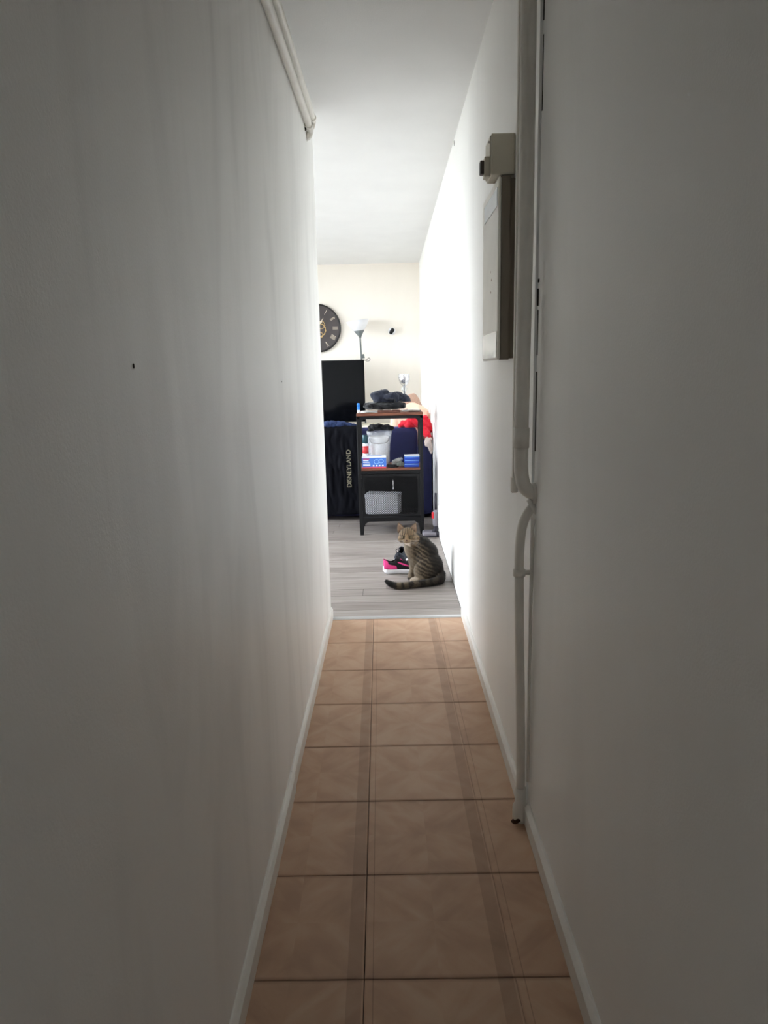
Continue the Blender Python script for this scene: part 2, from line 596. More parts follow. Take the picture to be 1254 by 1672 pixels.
def ell(bm, c, r, rot=None, sub=3):
    if not isinstance(r, (tuple, list)):
        r = (r, r, r)
    mt = Matrix.Translation(c)
    if rot:
        mt = mt @ Euler(rot).to_matrix().to_4x4()
    mt = mt @ Matrix.Diagonal((r[0], r[1], r[2], 1))
    bmesh.ops.create_icosphere(bm, subdivisions=sub, radius=1.0, matrix=mt)
    return bm


def limb(bm, pts, rs, n=5):
    """Overlapping balls along a tapered path, to be fused."""
    P = bend(pts, n)
    R = []
    for i in range(len(rs) - 1):
        for k in range(n):
            R.append(rs[i] + (rs[i + 1] - rs[i]) * k / n)
    R.append(rs[-1])
    for p, r in zip(P, R):
        ell(bm, p, r, sub=2)
    return bm


def fuse(bm, voxel, smooth_it=6, smooth_f=0.5):
    """Fuse overlapping closed shapes into one continuous smoothed surface; returns mesh data."""
    me = bpy.data.meshes.new('fuse')
    bm.to_mesh(me)
    bm.free()
    o = bpy.data.objects.new('fuse', me)
    COL.objects.link(o)
    md = o.modifiers.new('r', 'REMESH')
    md.mode = 'VOXEL'
    md.voxel_size = voxel
    ms = o.modifiers.new('s', 'SMOOTH')
    ms.factor = smooth_f
    ms.iterations = smooth_it
    dg = bpy.context.evaluated_depsgraph_get()
    dg.update()
    out = bpy.data.meshes.new_from_object(o.evaluated_get(dg))
    bpy.data.objects.remove(o)
    bpy.data.meshes.remove(me)
    out.polygons.foreach_set('use_smooth', [True] * len(out.polygons))
    return out


def meshobj(name, me, mat, parent=None):
    me.name = name
    me.materials.clear()
    me.materials.append(M[mat] if isinstance(mat, str) else mat)
    return link(bpy.data.objects.new(name, me), parent)


def fabric(me, amp, freq, zmin=None, seed=0.0, fold=0.0, fold_dir=(1, 0, 0), fold_freq=40.0):
    """Crumple a fused surface with noise and soft folds."""
    fd = Vector(fold_dir)
    for v in me.vertices:
        p = v.co.copy()
        q = p * freq + Vector((seed, seed * 1.7, seed * 0.3))
        d = noise.noise(q) * amp + noise.noise(q * 2.3) * amp * 0.45
        if fold:
            d += fold * (abs(math.sin(p.dot(fd) * fold_freq + noise.noise(p * 9 + Vector((seed, 0, 0))) * 4)) - 0.5)
        v.co = p + v.normal * d
        if zmin is not None and v.co.z < zmin:
            v.co.z = zmin
    return me


def sheet(name, fn, nu, nv, thick, mat, parent=None):
    """A cloth sheet: fn(u, v) -> point, given thickness on both sides."""
    bm = bmesh.new()
    P = [[Vector(fn(i / nu, j / nv)) for j in range(nv + 1)] for i in range(nu + 1)]
    top = [[None] * (nv + 1) for _ in range(nu + 1)]
    bot = [[None] * (nv + 1) for _ in range(nu + 1)]
    for i in range(nu + 1):
        for j in range(nv + 1):
            du = P[min(i + 1, nu)][j] - P[max(i - 1, 0)][j]
            dv = P[i][min(j + 1, nv)] - P[i][max(j - 1, 0)]
            n = du.cross(dv).normalized() * (thick / 2)
            top[i][j] = bm.verts.new(P[i][j] + n)
            bot[i][j] = bm.verts.new(P[i][j] - n)
    for i in range(nu):
        for j in range(nv):
            bm.faces.new((top[i][j], top[i + 1][j], top[i + 1][j + 1], top[i][j + 1]))
            bm.faces.new((bot[i][j], bot[i][j + 1], bot[i + 1][j + 1], bot[i + 1][j]))
    for i in range(nu):
        bm.faces.new((top[i][0], bot[i][0], bot[i + 1][0], top[i + 1][0]))
        bm.faces.new((top[i][nv], top[i + 1][nv], bot[i + 1][nv], bot[i][nv]))
    for j in range(nv):
        bm.faces.new((top[0][j], top[0][j + 1], bot[0][j + 1], bot[0][j]))
        bm.faces.new((top[nu][j], bot[nu][j], bot[nu][j + 1], top[nu][j + 1]))
    return obj(name, bm, mat, parent, True)


def text_mesh(name, body, size, mtx, mat, parent=None, extrude=0.0006):
    cu = bpy.data.curves.new(name, 'FONT')
    cu.body = body
    cu.size = size
    cu.extrude = extrude
    cu.align_x = 'CENTER'
    cu.align_y = 'CENTER'
    o = bpy.data.objects.new(name, cu)
    COL.objects.link(o)
    dg = bpy.context.evaluated_depsgraph_get()
    dg.update()
    me = bpy.data.meshes.new_from_object(o.evaluated_get(dg))
    bpy.data.objects.remove(o)
    me.transform(mtx)
    return meshobj(name, me, mat, parent)


# ------------------------------------------------------------------ the setting
XL, XR, XN = -0.329, 0.368, 0.374        # corridor left wall, long right wall, right wall beside the camera
YT = 3.475                               # threshold between tiles and laminate
YF = 8.12                                # far wall of the living room
ZC = 2.445                               # ceiling
YB = -1.6                                # closed end of the corridor behind the camera
YP = 1.80                                # joint where the pipes stand

struct('ceiling', B(WIN_X - 0.2, XR + 0.2, YB - 0.15, YF + 0.15, ZC, ZC + 0.1), 'ceiling', 'plain white painted ceiling over corridor and living room')
struct('wall_left', B(XL - 0.11, XL, YB, YT + 0.03, 0, ZC, bevel=0.004), 'wall_left', 'white corridor wall with uneven paint on the left')
struct('wall_right', B(XR, XR + 0.12, YP, YF, 0, ZC), 'wall', 'long white wall running from corridor into living room')
struct('wall_right_front', B(XN, XN + 0.12, YB, YP - 0.004, 0, ZC), 'wall', 'white corridor wall on the right before the pipes')
struct('wall_far', B(WIN_X - 0.15, XR + 0.12, YF, YF + 0.12, 0, ZC), 'wall_cream', 'cream living room wall behind clock and television')
bm = bmesh.new()
for a in ((XL - 0.11, TR_X0, 0, ZC), (TR_X1, XN + 0.12, 0, ZC), (TR_X0, TR_X1, 0, TR_Z0), (TR_X0, TR_X1, TR_Z1, ZC)):
    box(bm, a[0], a[1], YB - 0.12, YB, a[2], a[3])
struct('wall_back', bm, 'wall', 'end wall of the corridor behind the camera')
w2 = bpy.data.objects.new('added_fill_window', None)  # added opening for extra daylight; no window is known in this end wall
COL.objects.link(w2)
w2.location = (TR_X0, YB - .06, TR_Z0)
tag(w2, 'unseen narrow glazed panel added to brighten the near corridor', None, None, 'structure')
bm = bmesh.new()
tw, th_ = TR_X1 - TR_X0, TR_Z1 - TR_Z0
for a in ((0, tw, 0, .03), (0, tw, th_ - .03, th_), (0, .03, .03, th_ - .03), (tw - .03, tw, .03, th_ - .03)):
    box(bm, a[0], a[1], -.02, .02, a[2], a[3])
obj('window_frame', bm, 'white_frame', w2)
obj('window_pane', B(.025, tw - .025, -.003, .003, .025, th_ - .025), 'glass', w2)
struct('wall_front', B(WIN_X - 0.15, XL - 0.11, YT - 0.09, YT + 0.03, 0, ZC), 'wall', 'living room wall beside the corridor mouth')
bm = bmesh.new()
x0, x1 = WIN_X - 0.15, WIN_X
for a in ((YT - 0.1, WIN_Y0, 0, ZC), (WIN_Y1, YF, 0, ZC), (WIN_Y0, WIN_Y1, 0, WIN_Z0), (WIN_Y0, WIN_Y1, WIN_Z1, ZC)):
    box(bm, x0, x1, *a)
struct('wall_window', bm, 'wall', 'living room wall with the wide window')

struct('ground', B(-60, 40, -50, 60, -3.2, -3.0), 'ground', 'paved ground outside the window, a storey below')
win = bpy.data.objects.new('window_1', None)
COL.objects.link(win)
win.location = (WIN_X - 0.08, WIN_Y0, WIN_Z0)
tag(win, 'wide white framed window of the living room', None, None, 'structure')
wy, wz = WIN_Y1 - WIN_Y0, WIN_Z1 - WIN_Z0
bm = bmesh.new()
for a in ((0, wy, 0, .05), (0, wy, wz - .05, wz), (0, .05, .05, wz - .05), (wy - .05, wy, .05, wz - .05), (wy / 3 - .03, wy / 3 + .03, .05, wz - .05), (2 * wy / 3 - .03, 2 * wy / 3 + .03, .05, wz - .05)):
    box(bm, -.03, .03, *a)
obj('window_frame', bm, 'white_frame', win)
for k in range(3):
    obj('window_pane', B(-.003, .003, k * wy / 3 + .04, (k + 1) * wy / 3 - .04, .05, wz - .05), 'glass', win)
obj('window_sill', B(.03, .16, -.05, wy + .05, -.03, 0), 'white_frame', win)

# corridor floor: every tile is a piece
fl = struct('floor', B(XL - 0.02, XN + 0.02, YB, YT, -0.05, -0.0035), 'grout', 'beige tiled corridor floor with dark grimy joints')


def seam(y):
    return -0.104 + 0.0115 * (3.44 - y)


TP, TX, G = 0.3135, 0.3215, 0.0009
y1 = YT - 0.012
edges = [y1] + [3.136 - TP * k for k in range(0, 16)]
for r in range(len(edges) - 1):
    ya, yb = edges[r + 1], edges[r]
    v0, v1 = 0.0, (yb - ya) / TP
    for c in range(3):
        def xa(y):
            return (XL + .003, seam(y), seam(y) + TX)[c]

        def xb(y):
            return (seam(y), seam(y) + TX, XN - .003)[c]
        bm = bmesh.new()
        uvl = bm.loops.layers.uv.new('uv')
        org = seam((ya + yb) / 2) + TX * (c - 1)
        sk = random.uniform(-.0007, .0007)
        zt = random.uniform(-.0003, .0003)
        gl, gr_ = (G, .0007, .0001)[c], (.0007, .0001, G)[c]
        q = [(xa(ya) + gl, ya + G + sk), (xb(ya) - gr_, ya + G), (xb(yb) - gr_, yb - G), (xa(yb) + gl, yb - G + sk)]
        ins = 0.0012
        il, ir = (ins, .0008, .0002)[c], (.0008, .0002, ins)[c]
        qi = [(q[0][0] + il, q[0][1] + ins), (q[1][0] - ir, q[1][1] + ins), (q[2][0] - ir, q[2][1] - ins), (q[3][0] + il, q[3][1] - ins)]
        lo = [bm.verts.new((x, y, -.004)) for x, y in q]
        mi = [bm.verts.new((x, y, zt - .0012)) for x, y in q]
        hi = [bm.verts.new((x, y, zt)) for x, y in qi]
        bm.faces.new(hi)
        for k in range(4):
            bm.faces.new((lo[k], lo[(k + 1) % 4], mi[(k + 1) % 4], mi[k]))
            bm.faces.new((mi[k], mi[(k + 1) % 4], hi[(k + 1) % 4], hi[k]))
        for f in bm.faces:
            for lp in f.loops:
                lp[uvl].uv = ((lp.vert.co.x - seam(lp.vert.co.y)) / TX - (c - 1), v0 + (lp.vert.co.y - ya) / TP)
        obj('tile', bm, 'tile', fl)

# living room floor: every board is a piece
fl2 = struct('floor', B(WIN_X - 0.02, XR + 0.02, YT, YF, -0.05, -0.003), 'plank_gap', 'grey oak laminate floor of the living room')
PW, PLN = 0.122, 1.25
bmp = B(0, PLN - .0016, 0, PW - .0016, -.006, 0, bevel=.0012, seg=1)
plank0 = None
row = 0
y = YT + 0.004
while y < YF - 0.01:
    xs = XR - 0.001 + random.uniform(0, PLN)
    w = min(PW, YF - y)
    while xs > WIN_X:
        a, b2 = max(xs - PLN, WIN_X), min(xs, XR - .001)
        if b2 - a > 0.004:
            full = (b2 - a > PLN - .001 and w == PW)
            if full and plank0 is not None:
                p = link(bpy.data.objects.new('plank', plank0), fl2)
            else:
                bmq = B(0, b2 - a - .0016, 0, w - .0016, -.006, 0, bevel=.0012, seg=1)
                p = obj('plank', bmq, 'plank', fl2)
                if full:
                    plank0 = p.data
            p.location = (a, y, random.uniform(-.0003, .0003))
        xs -= PLN
    y += PW
bmp.free()

bm = bmesh.new()
prism(bm, [(YT - .019, 0), (YT - .012, .005), (YT + .012, .005), (YT + .019, 0)], lambda u, v, d: (d, u, v), XL + .002, XR - .004)
struct('trim_1', bm, 'strip', 'pale metal threshold strip between tiles and laminate')
BH = 0.062


def skirting(name, y0, y1, xw, sgn, th, label):
    bm = bmesh.new()
    pr = [(0, 0), (th, 0), (th, BH - .012), (th * .55, BH - .003), (th * .3, BH), (0, BH)]
    prism(bm, pr, lambda u, v, d: (xw + sgn * u, d, v), y0, y1)
    return struct(name, bm, 'trim', label)


skirting('baseboard_left', 1.95, YT + .004, XL, 1, .012, 'white skirting board along the left corridor wall')
skirting('baseboard_left_front', YB, 1.948, XL, 1, .015, 'thicker white skirting board along the left corridor wall')
skirting('baseboard_right', YP + .02, YT - .004, XR, -1, .014, 'white skirting board along the right corridor wall')
skirting('baseboard_right_front', YB, YP - .035, XN, -1, .015, 'white skirting board before the pipes')

# small marks in the walls, real little holes plugged with dirt
def mark(c, r, mat, label, axis='X'):
    bm = bmesh.new()
    ell(bm, c, r, sub=2)
    return tag(obj('wall_mark', bm, mat, None, True), label, 'nail hole')


mark((XL + .0005, 0.915, 1.284), (.0010, .0022, .0035), 'dirt', 'small dark chipped hole in the left corridor wall')
mark((XL + .0005, 2.171, 1.246), (.001, .003, .0025), 'dirt', 'tiny dark nail hole further along the left corridor wall')
mark((XR - .0005, 3.93, 2.425), (.0015, .006, .014), 'dirt', 'small dark chip high up by the ceiling of the long white wall')

# ------------------------------------------------------------------ pipes
t = empty('heating_pipe', (XL + .017, 3.42, 2.39), 'upper of two white painted pipes under the left corridor ceiling', 'pipe', 'twin pipes along the left wall top')
o = Vector(t.location)


def rel(pts, o):
    return [Vector(p) - o for p in pts]


obj('pipe', T(rel([(XL + .017, .3, 2.345), (XL + .017, 2.2, 2.365), (XL + .017, 3.36, 2.385)] + bend([(XL + .017, 3.40, 2.386), (XL + .014, 3.425, 2.38), (XL + .006, 3.432, 2.36), (XL - .006, 3.432, 2.355)]), o), .0125), 'pipe', t, True)
for yy in (3.385,):
    obj('collar', T(rel([(XL + .017, yy - .012, 2.385), (XL + .017, yy + .012, 2.3855)], o), .0155), 'pipe', t, True)
t = empty('heating_pipe', (XL + .018, 3.2, 2.287), 'lower of two white painted pipes under the left corridor ceiling', 'pipe', 'twin pipes along the left wall top')
o = Vector(t.location)
obj('pipe', T(rel([(XL + .018, .3, 2.235), (XL + .018, 2.1, 2.268), (XL + .018, 3.17, 2.292)] + bend([(XL + .018, 3.21, 2.292), (XL + .017, 3.235, 2.285), (XL + .008, 3.245, 2.268), (XL - .006, 3.245, 2.26)]), o), .0145), 'pipe', t, True)
for yy, zz in ((3.18, 2.2905), (2.02, 2.266)):
    bm = T(rel([(XL + .018, yy - .01, zz), (XL + .018, yy + .01, zz)], o), .0175)
    cl = obj('clip', bm, 'pipe', t, True)
    obj('clip_stem', T(rel([(XL + .004, yy, zz - .012), (XL - .003, yy, zz - .02)], o), .006, 8), 'dirt', cl, True)

# right-hand pipes in the joint of the two walls
t = empty('riser_pipe', (.340, 1.785, .93), 'thick white painted riser pipe bending into the wall at its lower end', 'pipe')
o = Vector(t.location)
obj('pipe', T(rel([(.338, 1.79, ZC - .002), (.341, 1.79, 1.6)] + bend([(.338, 1.785, 1.3), (.337, 1.785, 1.06), (.340, 1.785, .995), (.352, 1.784, .962), (.385, 1.78, .945)], 8), o), .0185, 16), 'pipe', t, True)
obj('collar', T(rel([(.3375, 1.785, 1.12), (.3372, 1.785, 1.07)], o), .0205, 16), 'pipe', t, True)
obj('wall_flange', T(rel([(.366, 1.78, .950), (.3735, 1.78, .950)], o), .028, 16), 'pipe', t, True)
t = empty('cable_conduit', (.36, 2.0, .95), 'thin white conduit strip running down behind the riser pipe', 'conduit')
o = Vector(t.location)
obj('channel', B(.352 - o.x, XR - o.x, -.008, .008, 0, ZC - .002 - o.z, bevel=.003), 'pipe', t)
obj('end_cap', B(.349 - o.x, XR - o.x, -.012, .012, -.035, .012, bevel=.004), 'pipe', t)
t = empty('drain_pipe', (.348, 1.785, 0.0), 'thinner white painted pipe curving out of the wall down to the floor', 'pipe')
o = Vector(t.location)
obj('pipe', T(rel(bend([(.385, 1.782, .925), (.362, 1.784, .905), (.344, 1.785, .865), (.337, 1.785, .80), (.3375, 1.785, .7), (.342, 1.785, .5), (.349, 1.785, .25), (.351, 1.785, .03)], 6), o), .0125, 14), 'pipe', t, True)
obj('wall_flange', T(rel([(.364, 1.783, .912), (.3735, 1.782, .918)], o), .022, 14), 'pipe', t, True)
cl = obj('clip', T(rel([(.3372, 1.785, .745), (.3372, 1.785, .727)], o), .0165, 14), 'pipe', t, True)
obj('clip_stem', T(rel([(.3372, 1.785, .736), (.3735, 1.785, .736)], o), .007, 10), 'pipe', cl, True)
obj('socket', T(rel([(.351, 1.783, .0), (.351, 1.783, .012), (.351, 1.783, .045), (.351, 1.784, .055), (.351, 1.785, .10)], o), [.022, .0225, .022, .016, .0155], 14), 'pipe', t, True)
obj('rusty_stub', T(rel(bend([(.345, 1.765, .012), (.332, 1.757, .010), (.324, 1.752, .018)], 4), o), .0055, 8), 'rust', t, True)
t = obj('thin_cable', T(bend([(.3745, 1.770, .885), (.367, 1.770, .865), (.369, 1.772, .82), (.368, 1.772, .70), (.367, 1.772, .45), (.3675, 1.770, .25), (.3675, 1.768, .13)], 6), .0042, 8), 'pipe', None, True)
tag(t, 'thin painted cable clipped beside the lower pipe', 'cable')
for za, zb, wd in ((2.05, ZC - .01, .0016), (1.86, 2.02, .0010), (1.42, 1.46, .0035), (1.30, 1.41, .0012), (1.06, 1.26, .0014), (.66, .86, .001)):
    obj('joint_crack', B(.3738 - wd, .3745, YP - .016, YP - .012, za, zb), 'dirt', bpy.data.objects['wall_right_front'])
obj('chip', B(.3725, .3745, YP - .022, YP - .010, 1.475, 1.483), 'dirt', bpy.data.objects['wall_right_front'])

# ------------------------------------------------------------------ boxes on the right wall
t = empty('junction_box', (XR, 2.10, 1.803), 'small beige junction box with a dark rocker above the meter cover', 'electrical box')
o = Vector(t.location)
obj('body', B(.300 - o.x, XR - o.x - .0005, 0, .10, 0, .108, bevel=.004), 'beige_plastic', t)
obj('front_cover', B(.297 - o.x, .3005 - o.x, .006, .094, .006, .102, bevel=.001), 'beige_plastic', t)
obj('screw', T([(.2975 - o.x, .02, .09), (.2955 - o.x, .02, .09)], .003, 10), 'dark_plastic', t)
s = obj('switch', B(.283 - o.x, .2985 - o.x, .012, .05, -.002, .052, bevel=.003), 'beige_plastic', t)
obj('rocker', B(.272 - o.x, .284 - o.x, .020, .044, .008, .044, bevel=.003), 'dark_plastic', s)
t = empty('meter_cover', (XR, 2.08, 1.295), 'tall white meter cover with grey sides below the junction box', 'electrical box')
o = Vector(t.location)
obj('back_box', B(.332 - o.x, XR - o.x - .0005, .004, .316, .004, .496, bevel=.003), 'grey_side', t)
obj('side_plate', B(.3245 - o.x, .352 - o.x, 0, .006, 0, .5, bevel=.001), 'grey_side', t)
cv = obj('front_cover', B(.318 - o.x, .331 - o.x, .0, .32, .0, .50, bevel=.004), 'cover_white', t)
obj('window_strip', B(.3165 - o.x, .3185 - o.x, .015, .285, .425, .475), 'smoke_window', cv)
obj('foil_patch', B(.3163 - o.x, .3185 - o.x, .01, .31, .006, .082, bevel=.0008), 'chrome_sticker', cv)
for k, (a, b2) in enumerate(((.14, .26), (.12, .235), (.13, .20))):
    obj('chip_mark', B(.3174 - o.x, .3182 - o.x, a, a + .006, b2, b2 + .006), 'brown_cushion', cv)
obj('wiring_throat', B(.335 - o.x, XR - .001 - o.x, .03, .10, .496, .509), 'beige_plastic', t)

# ------------------------------------------------------------------ far wall: clock, lamp, sensor, television, bench, candle holder
CK = Vector((-.790, YF, 1.762))
t = empty('wall_clock', CK, 'large round charcoal wall clock with ivory Roman numerals and brass gears', 'clock')
R0 = .266
bm = lathe(bmesh.new(), [(R0 - .022, 0.001), (R0 - .004, .001), (R0, .012), (R0 - .002, .034), (R0 - .010, .036), (R0 - .013, .022), (R0 - .022, .02)], 64, axis='Y', cap=False)
for f in list(bm.faces):
    pass
obj('rim', bm, 'clock_rim', t, True)
obj('dial', lathe(bmesh.new(), [(R0 - .012, .001), (R0 - .012, .021)], 64, axis='Y'), 'clock_face', t)
NUM = ['XII', 'I', 'II', 'III', 'IIII', 'V', 'VI', 'VII', 'VIII', 'IX', 'X', 'XI']
for h in range(12):
    a = PI / 2 - h * PI / 6
    bm = bmesh.new()
    adv, w = [], 0.0
    for ch in NUM[h]:
        cw = {'I': .012, 'V': .024, 'X': .024}[ch]
        adv.append((ch, w + cw / 2))
        w += cw
    H = .058

    def bar(p, q, th=.0042):
        p, q = Vector(p), Vector(q)
        d = (q - p).normalized()
        n = Vector((-d.y, d.x)) * th / 2
        vs = []
        for zz in (.021, .0225):
            for c in (p - n, p + n, q + n, q - n):
                u, v = c.x, c.y + .202
                X = u * math.sin(a) + v * math.cos(a)
                Z = -u * math.cos(a) + v * math.sin(a)
                vs.append(bm.verts.new((X, -zz, Z)))
        for f in ((0, 1, 2, 3), (4, 5, 6, 7), (0, 1, 5, 4), (1, 2, 6, 5), (2, 3, 7, 6), (3, 0, 4, 7)):
            bm.faces.new([vs[i] for i in f])
    for ch, cx in adv:
        cx -= w / 2
        if ch == 'I':
            bar((cx, -H / 2), (cx, H / 2))
        elif ch == 'V':
            bar((cx - .009, H / 2), (cx, -H / 2))
            bar((cx + .009, H / 2), (cx, -H / 2), .0025)
        else:
            bar((cx - .009, H / 2), (cx + .009, -H / 2))
            bar((cx + .009, H / 2), (cx - .009, -H / 2), .0025)
    obj('numeral', bm, 'ivory', t)


def ring(cx, cz, r, w, y=.024, teeth=0):
    bm = bmesh.new()
    n = 48
    for k in range(n):
        a0, a1 = 2 * PI * k / n, 2 * PI * (k + 1) / n
        ro = r + (.004 if teeth and (k // 2) % 2 else 0)
        vs = []
        for yy in (-y, -y - .003):
            for rr, aa in ((r - w, a0), (ro, a0), (ro, a1), (r - w, a1)):
                vs.append(bm.verts.new((cx + rr * math.cos(aa), yy, cz + rr * math.sin(aa))))
        for f in ((0, 1, 2, 3), (7, 6, 5, 4), (0, 3, 7, 4), (1, 5, 6, 2), (0, 4, 5, 1), (3, 2, 6, 7)):
            bm.faces.new([vs[i] for i in f])
    return bm


obj('gear', ring(.02, -.02, .075, .009, teeth=1), 'brass', t)
obj('gear', ring(.045, .035, .042, .006, .0215, 1), 'brass', t)
obj('gear', ring(-.04, .03, .05, .007, .0215, 1), 'brass', t)
obj('gear', ring(.03, -.075, .03, .005, .0215, 1), 'brass', t)
obj('hub', lathe(bmesh.new(), [(.018, .021), (.018, .034), (.012, .038)], 24, axis='Y'), 'brass', t)


def hand(name, ang, ln, w):
    bm = bmesh.new()
    s, c = math.sin(ang), math.cos(ang)
    pr = [(-w * .4, -.03), (w * .4, -.03), (w * .35, ln * .45), (w, ln * .6), (w * .4, ln * .72), (0, ln), (-w * .4, ln * .72), (-w, ln * .6), (-w * .35, ln * .45)]
    prism(bm, pr, lambda u, v, d: (u * c + v * s, -d, -u * s + v * c), .031, .034)
    obj(name, bm, 'ivory', t)


hand('hour_hand', math.radians(33), .135, .012)
hand('minute_hand', math.radians(-68), .20, .010)

# torchiere floor lamp, leaning a little, behind the television
t = empty('floor_lamp', (-.245, 7.96, 0), 'slim grey floor lamp with a white bowl shade behind the television', 'lamp')
top = Vector((-.06, -.02, 1.66))
obj('base', lathe(bmesh.new(), [(.125, 0), (.125, .012), (.11, .022), (.02, .03), (.012, .045)], 40), 'lamp_grey', t, True)
obj('pole', T([(0, 0, .03), top * .5, top], .0095, 14), 'lamp_grey', t, True)
ax = top.normalized()
rotm = Vector((0, 0, 1)).rotation_difference((ax + Vector((-.10, 0, 0))).normalized()).to_matrix().to_4x4()


def leaned(bm):
    bm.transform(Matrix.Translation(top) @ rotm)
    return bm


obj('shade_holder', leaned(lathe(bmesh.new(), [(.012, -.02), (.02, 0), (.058, .055), (.056, .058), (.0, .05)], 32)), 'lamp_grey', t, True)
obj('lamp_shade', leaned(lathe(bmesh.new(), [(.050, .052), (.062, .060), (.095, .105), (.128, .165), (.125, .166), (.09, .108), (.055, .064), (.0, .058)], 40)), 'shade', t, True)
obj('switch', leaned(lathe(bmesh.new(), [(.015, -.245), (.015, -.20)], 16)), 'lamp_grey', t, True)
obj('cable_loop', T(bend([(-.045, -.02, 1.40), (.0, -.03, 1.395), (.03, -.03, 1.42), (.045, -.03, 1.405), (.03, -.03, 1.385), (.0, -.03, 1.385)], 6), .003, 8), 'black', t, True)

t = empty('wall_sensor', (.050, YF, 1.710), 'small black tilted camera on a white round wall mount', 'camera')
obj('mount', lathe(bmesh.new(), [(.042, .0005), (.042, .012), (.034, .02), (.014, .024), (.014, .045)], 32, axis='Y'), 'white_plastic', t, True)
bd = obj('camera_body', T([(-.018, -.05, -.026), (-.012, -.056, -.017), (.014, -.066, .018), (.018, -.068, .023)], [.016, .021, .021, .017], 20), 'black', t, True)

t = empty('television', (-.88, 7.62, .70), 'large black flat television standing on the cream bench', 'television')
obj('screen', B(-.617, .617, -.012, -.006, .045, .690), 'screen', t)
obj('bezel', B(-.623, .623, -.006, .03, .036, .697, bevel=.004), 'black', t)
obj('rear_housing', B(-.45, .45, .03, .07, .10, .55, bevel=.01), 'black', t)
for sx in (-.42, .42):
    bm = bmesh.new()
    box(bm, sx - .015, sx + .015, -.10, .12, 0, .012, bevel=.003)
    box(bm, sx - .012, sx + .012, .0, .022, .01, .06)
    obj('foot', bm, 'black', t)

t = empty('media_bench', (-.66, 7.66, 0), 'low cream bench under the television', 'sideboard')
obj('top', B(-.98, .98, -.22, .22, .672, .70, bevel=.004), 'cream_furniture', t)
obj('body', B(-.96, .96, -.20, .20, .10, .672), 'cream_furniture', t)
for k in range(3):
    d = obj('door', B(-.955 + k * .64, -.325 + k * .64, -.216, -.201, .11, .662, bevel=.003), 'cream_furniture', t)
    obj('handle', T([(-.64 + k * .64 - .05, -.228, .6), (-.64 + k * .64 + .05, -.228, .6)], .005, 8), 'strip', d)
for sx in (-.9, .9):
    for sy in (-.16, .16):
        obj('leg', T([(sx, sy, 0), (sx, sy, .1)], [.014, .022], 12), 'cream_furniture', t)

t = empty('candle_holder', (.168, 7.60, .70), 'silver mosaic goblet candle holder on a clear stem', 'candle holder')
obj('foot', lathe(bmesh.new(), [(.055, 0), (.055, .008), (.03, .02), (.014, .04), (.012, .06)], 32), 'crystal', t, True)
obj('stem', lathe(bmesh.new(), [(.012, .06), (.016, .12), (.026, .2), (.014, .26), (.026, .30), (.012, .335), (.018, .36), (.032, .375), (.034, .385), (.016, .40), (.012, .412)], 32), 'crystal', t, True)
obj('stem_core', lathe(bmesh.new(), [(.006, .05), (.006, .40), (.02, .404), (.006, .409)], 16), 'mercury', t, True)
bm = bmesh.new()
lathe(bm, [(.0, .405), (.022, .412), (.046, .44), (.058, .475), (.061, .51), (.056, .535), (.050, .535), (.054, .51), (.050, .478), (.038, .445), (.0, .43)], 14)
obj('goblet', bm, 'mercury', t)

# ------------------------------------------------------------------ sofa
t = empty('sofa', (-.55, 6.38, 0), 'navy velvet sofa seen from behind', 'sofa')
SX, SY = -.55, 6.38
obj('base', B(-1.15 - .0, .905, -.43, .44, .035, .42, bevel=.03, seg=4), 'navy_velvet', t, True)
obj('backrest', B(-1.05, -.27, -.445, -.20, .10, .79, bevel=.05, seg=5), 'navy_velvet', t, True)
obj('backrest', B(-.265, .788, -.445, -.20, .10, .79, bevel=.045, seg=5), 'navy_velvet', t, True)
obj('armrest', B(.81, .912, -.44, .44, .05, .66, bevel=.035, seg=4), 'navy_velvet', t, True)
obj('armrest', B(-1.16, -1.055, -.44, .44, .05, .66, bevel=.035, seg=4), 'navy_velvet', t, True)
for k in range(2):
    obj('seat_cushion', B(-1.04 + k * .925, -.13 + k * .925, -.20, .46, .40, .52, bevel=.035, seg=4), 'navy_velvet', t, True)
for sx in (-1.08, .84):
    for sy in (-.36, .38):
        obj('leg', T([(sx, sy, 0), (sx, sy, .045)], [.018, .024], 12), 'black', t)
for k in range(2):
    obj('seam', T([(-.267, -.447, .13), (-.267, -.447, .74)], .003, 6), 'navy_velvet', t) if k == 0 else None

# coat hanging over the sofa back, with gold lettering
def drape(x0, x1, y_out, y_in, ztop, zo, zi, amp, seed, bulge=.0):
    Lo, Lt, Li = ztop - zo, y_in - y_out, ztop - zi
    tot = Lo + Lt + Li

    def fn(u, v):
        x = x0 + (x1 - x0) * u
        s = v * tot
        r = .03
        if s < Lo:
            y, z, n = y_out, zo + s, (0, -1, 0)
        elif s < Lo + Lt:
            y, z, n = y_out + (s - Lo), ztop, (0, 0, 1)
        else:
            y, z, n = y_in, ztop - (s - Lo - Lt), (0, 1, 0)
        # round the two shoulders
        for sc in (Lo, Lo + Lt):
            d = abs(s - sc)
            if d < .05:
                k = (1 - d / .05)
                z -= .012 * k
                y += (.010 if sc == Lo else -.010) * k
        w = noise.noise(Vector((x * 13 + seed, s * 4, seed))) * amp + noise.noise(Vector((x * 34, s * 9 + seed, seed))) * amp * .5
        w = abs(w) + bulge * math.sin(PI * min(1, max(0, u))) * .5
        sag = .02 * noise.noise(Vector((x * 9, seed, 2.0))) if s < .12 else 0
        return (x + .012 * noise.noise(Vector((s * 7, seed, u * 2))), y + n[1] * w, z + n[2] * w + sag)
    return fn


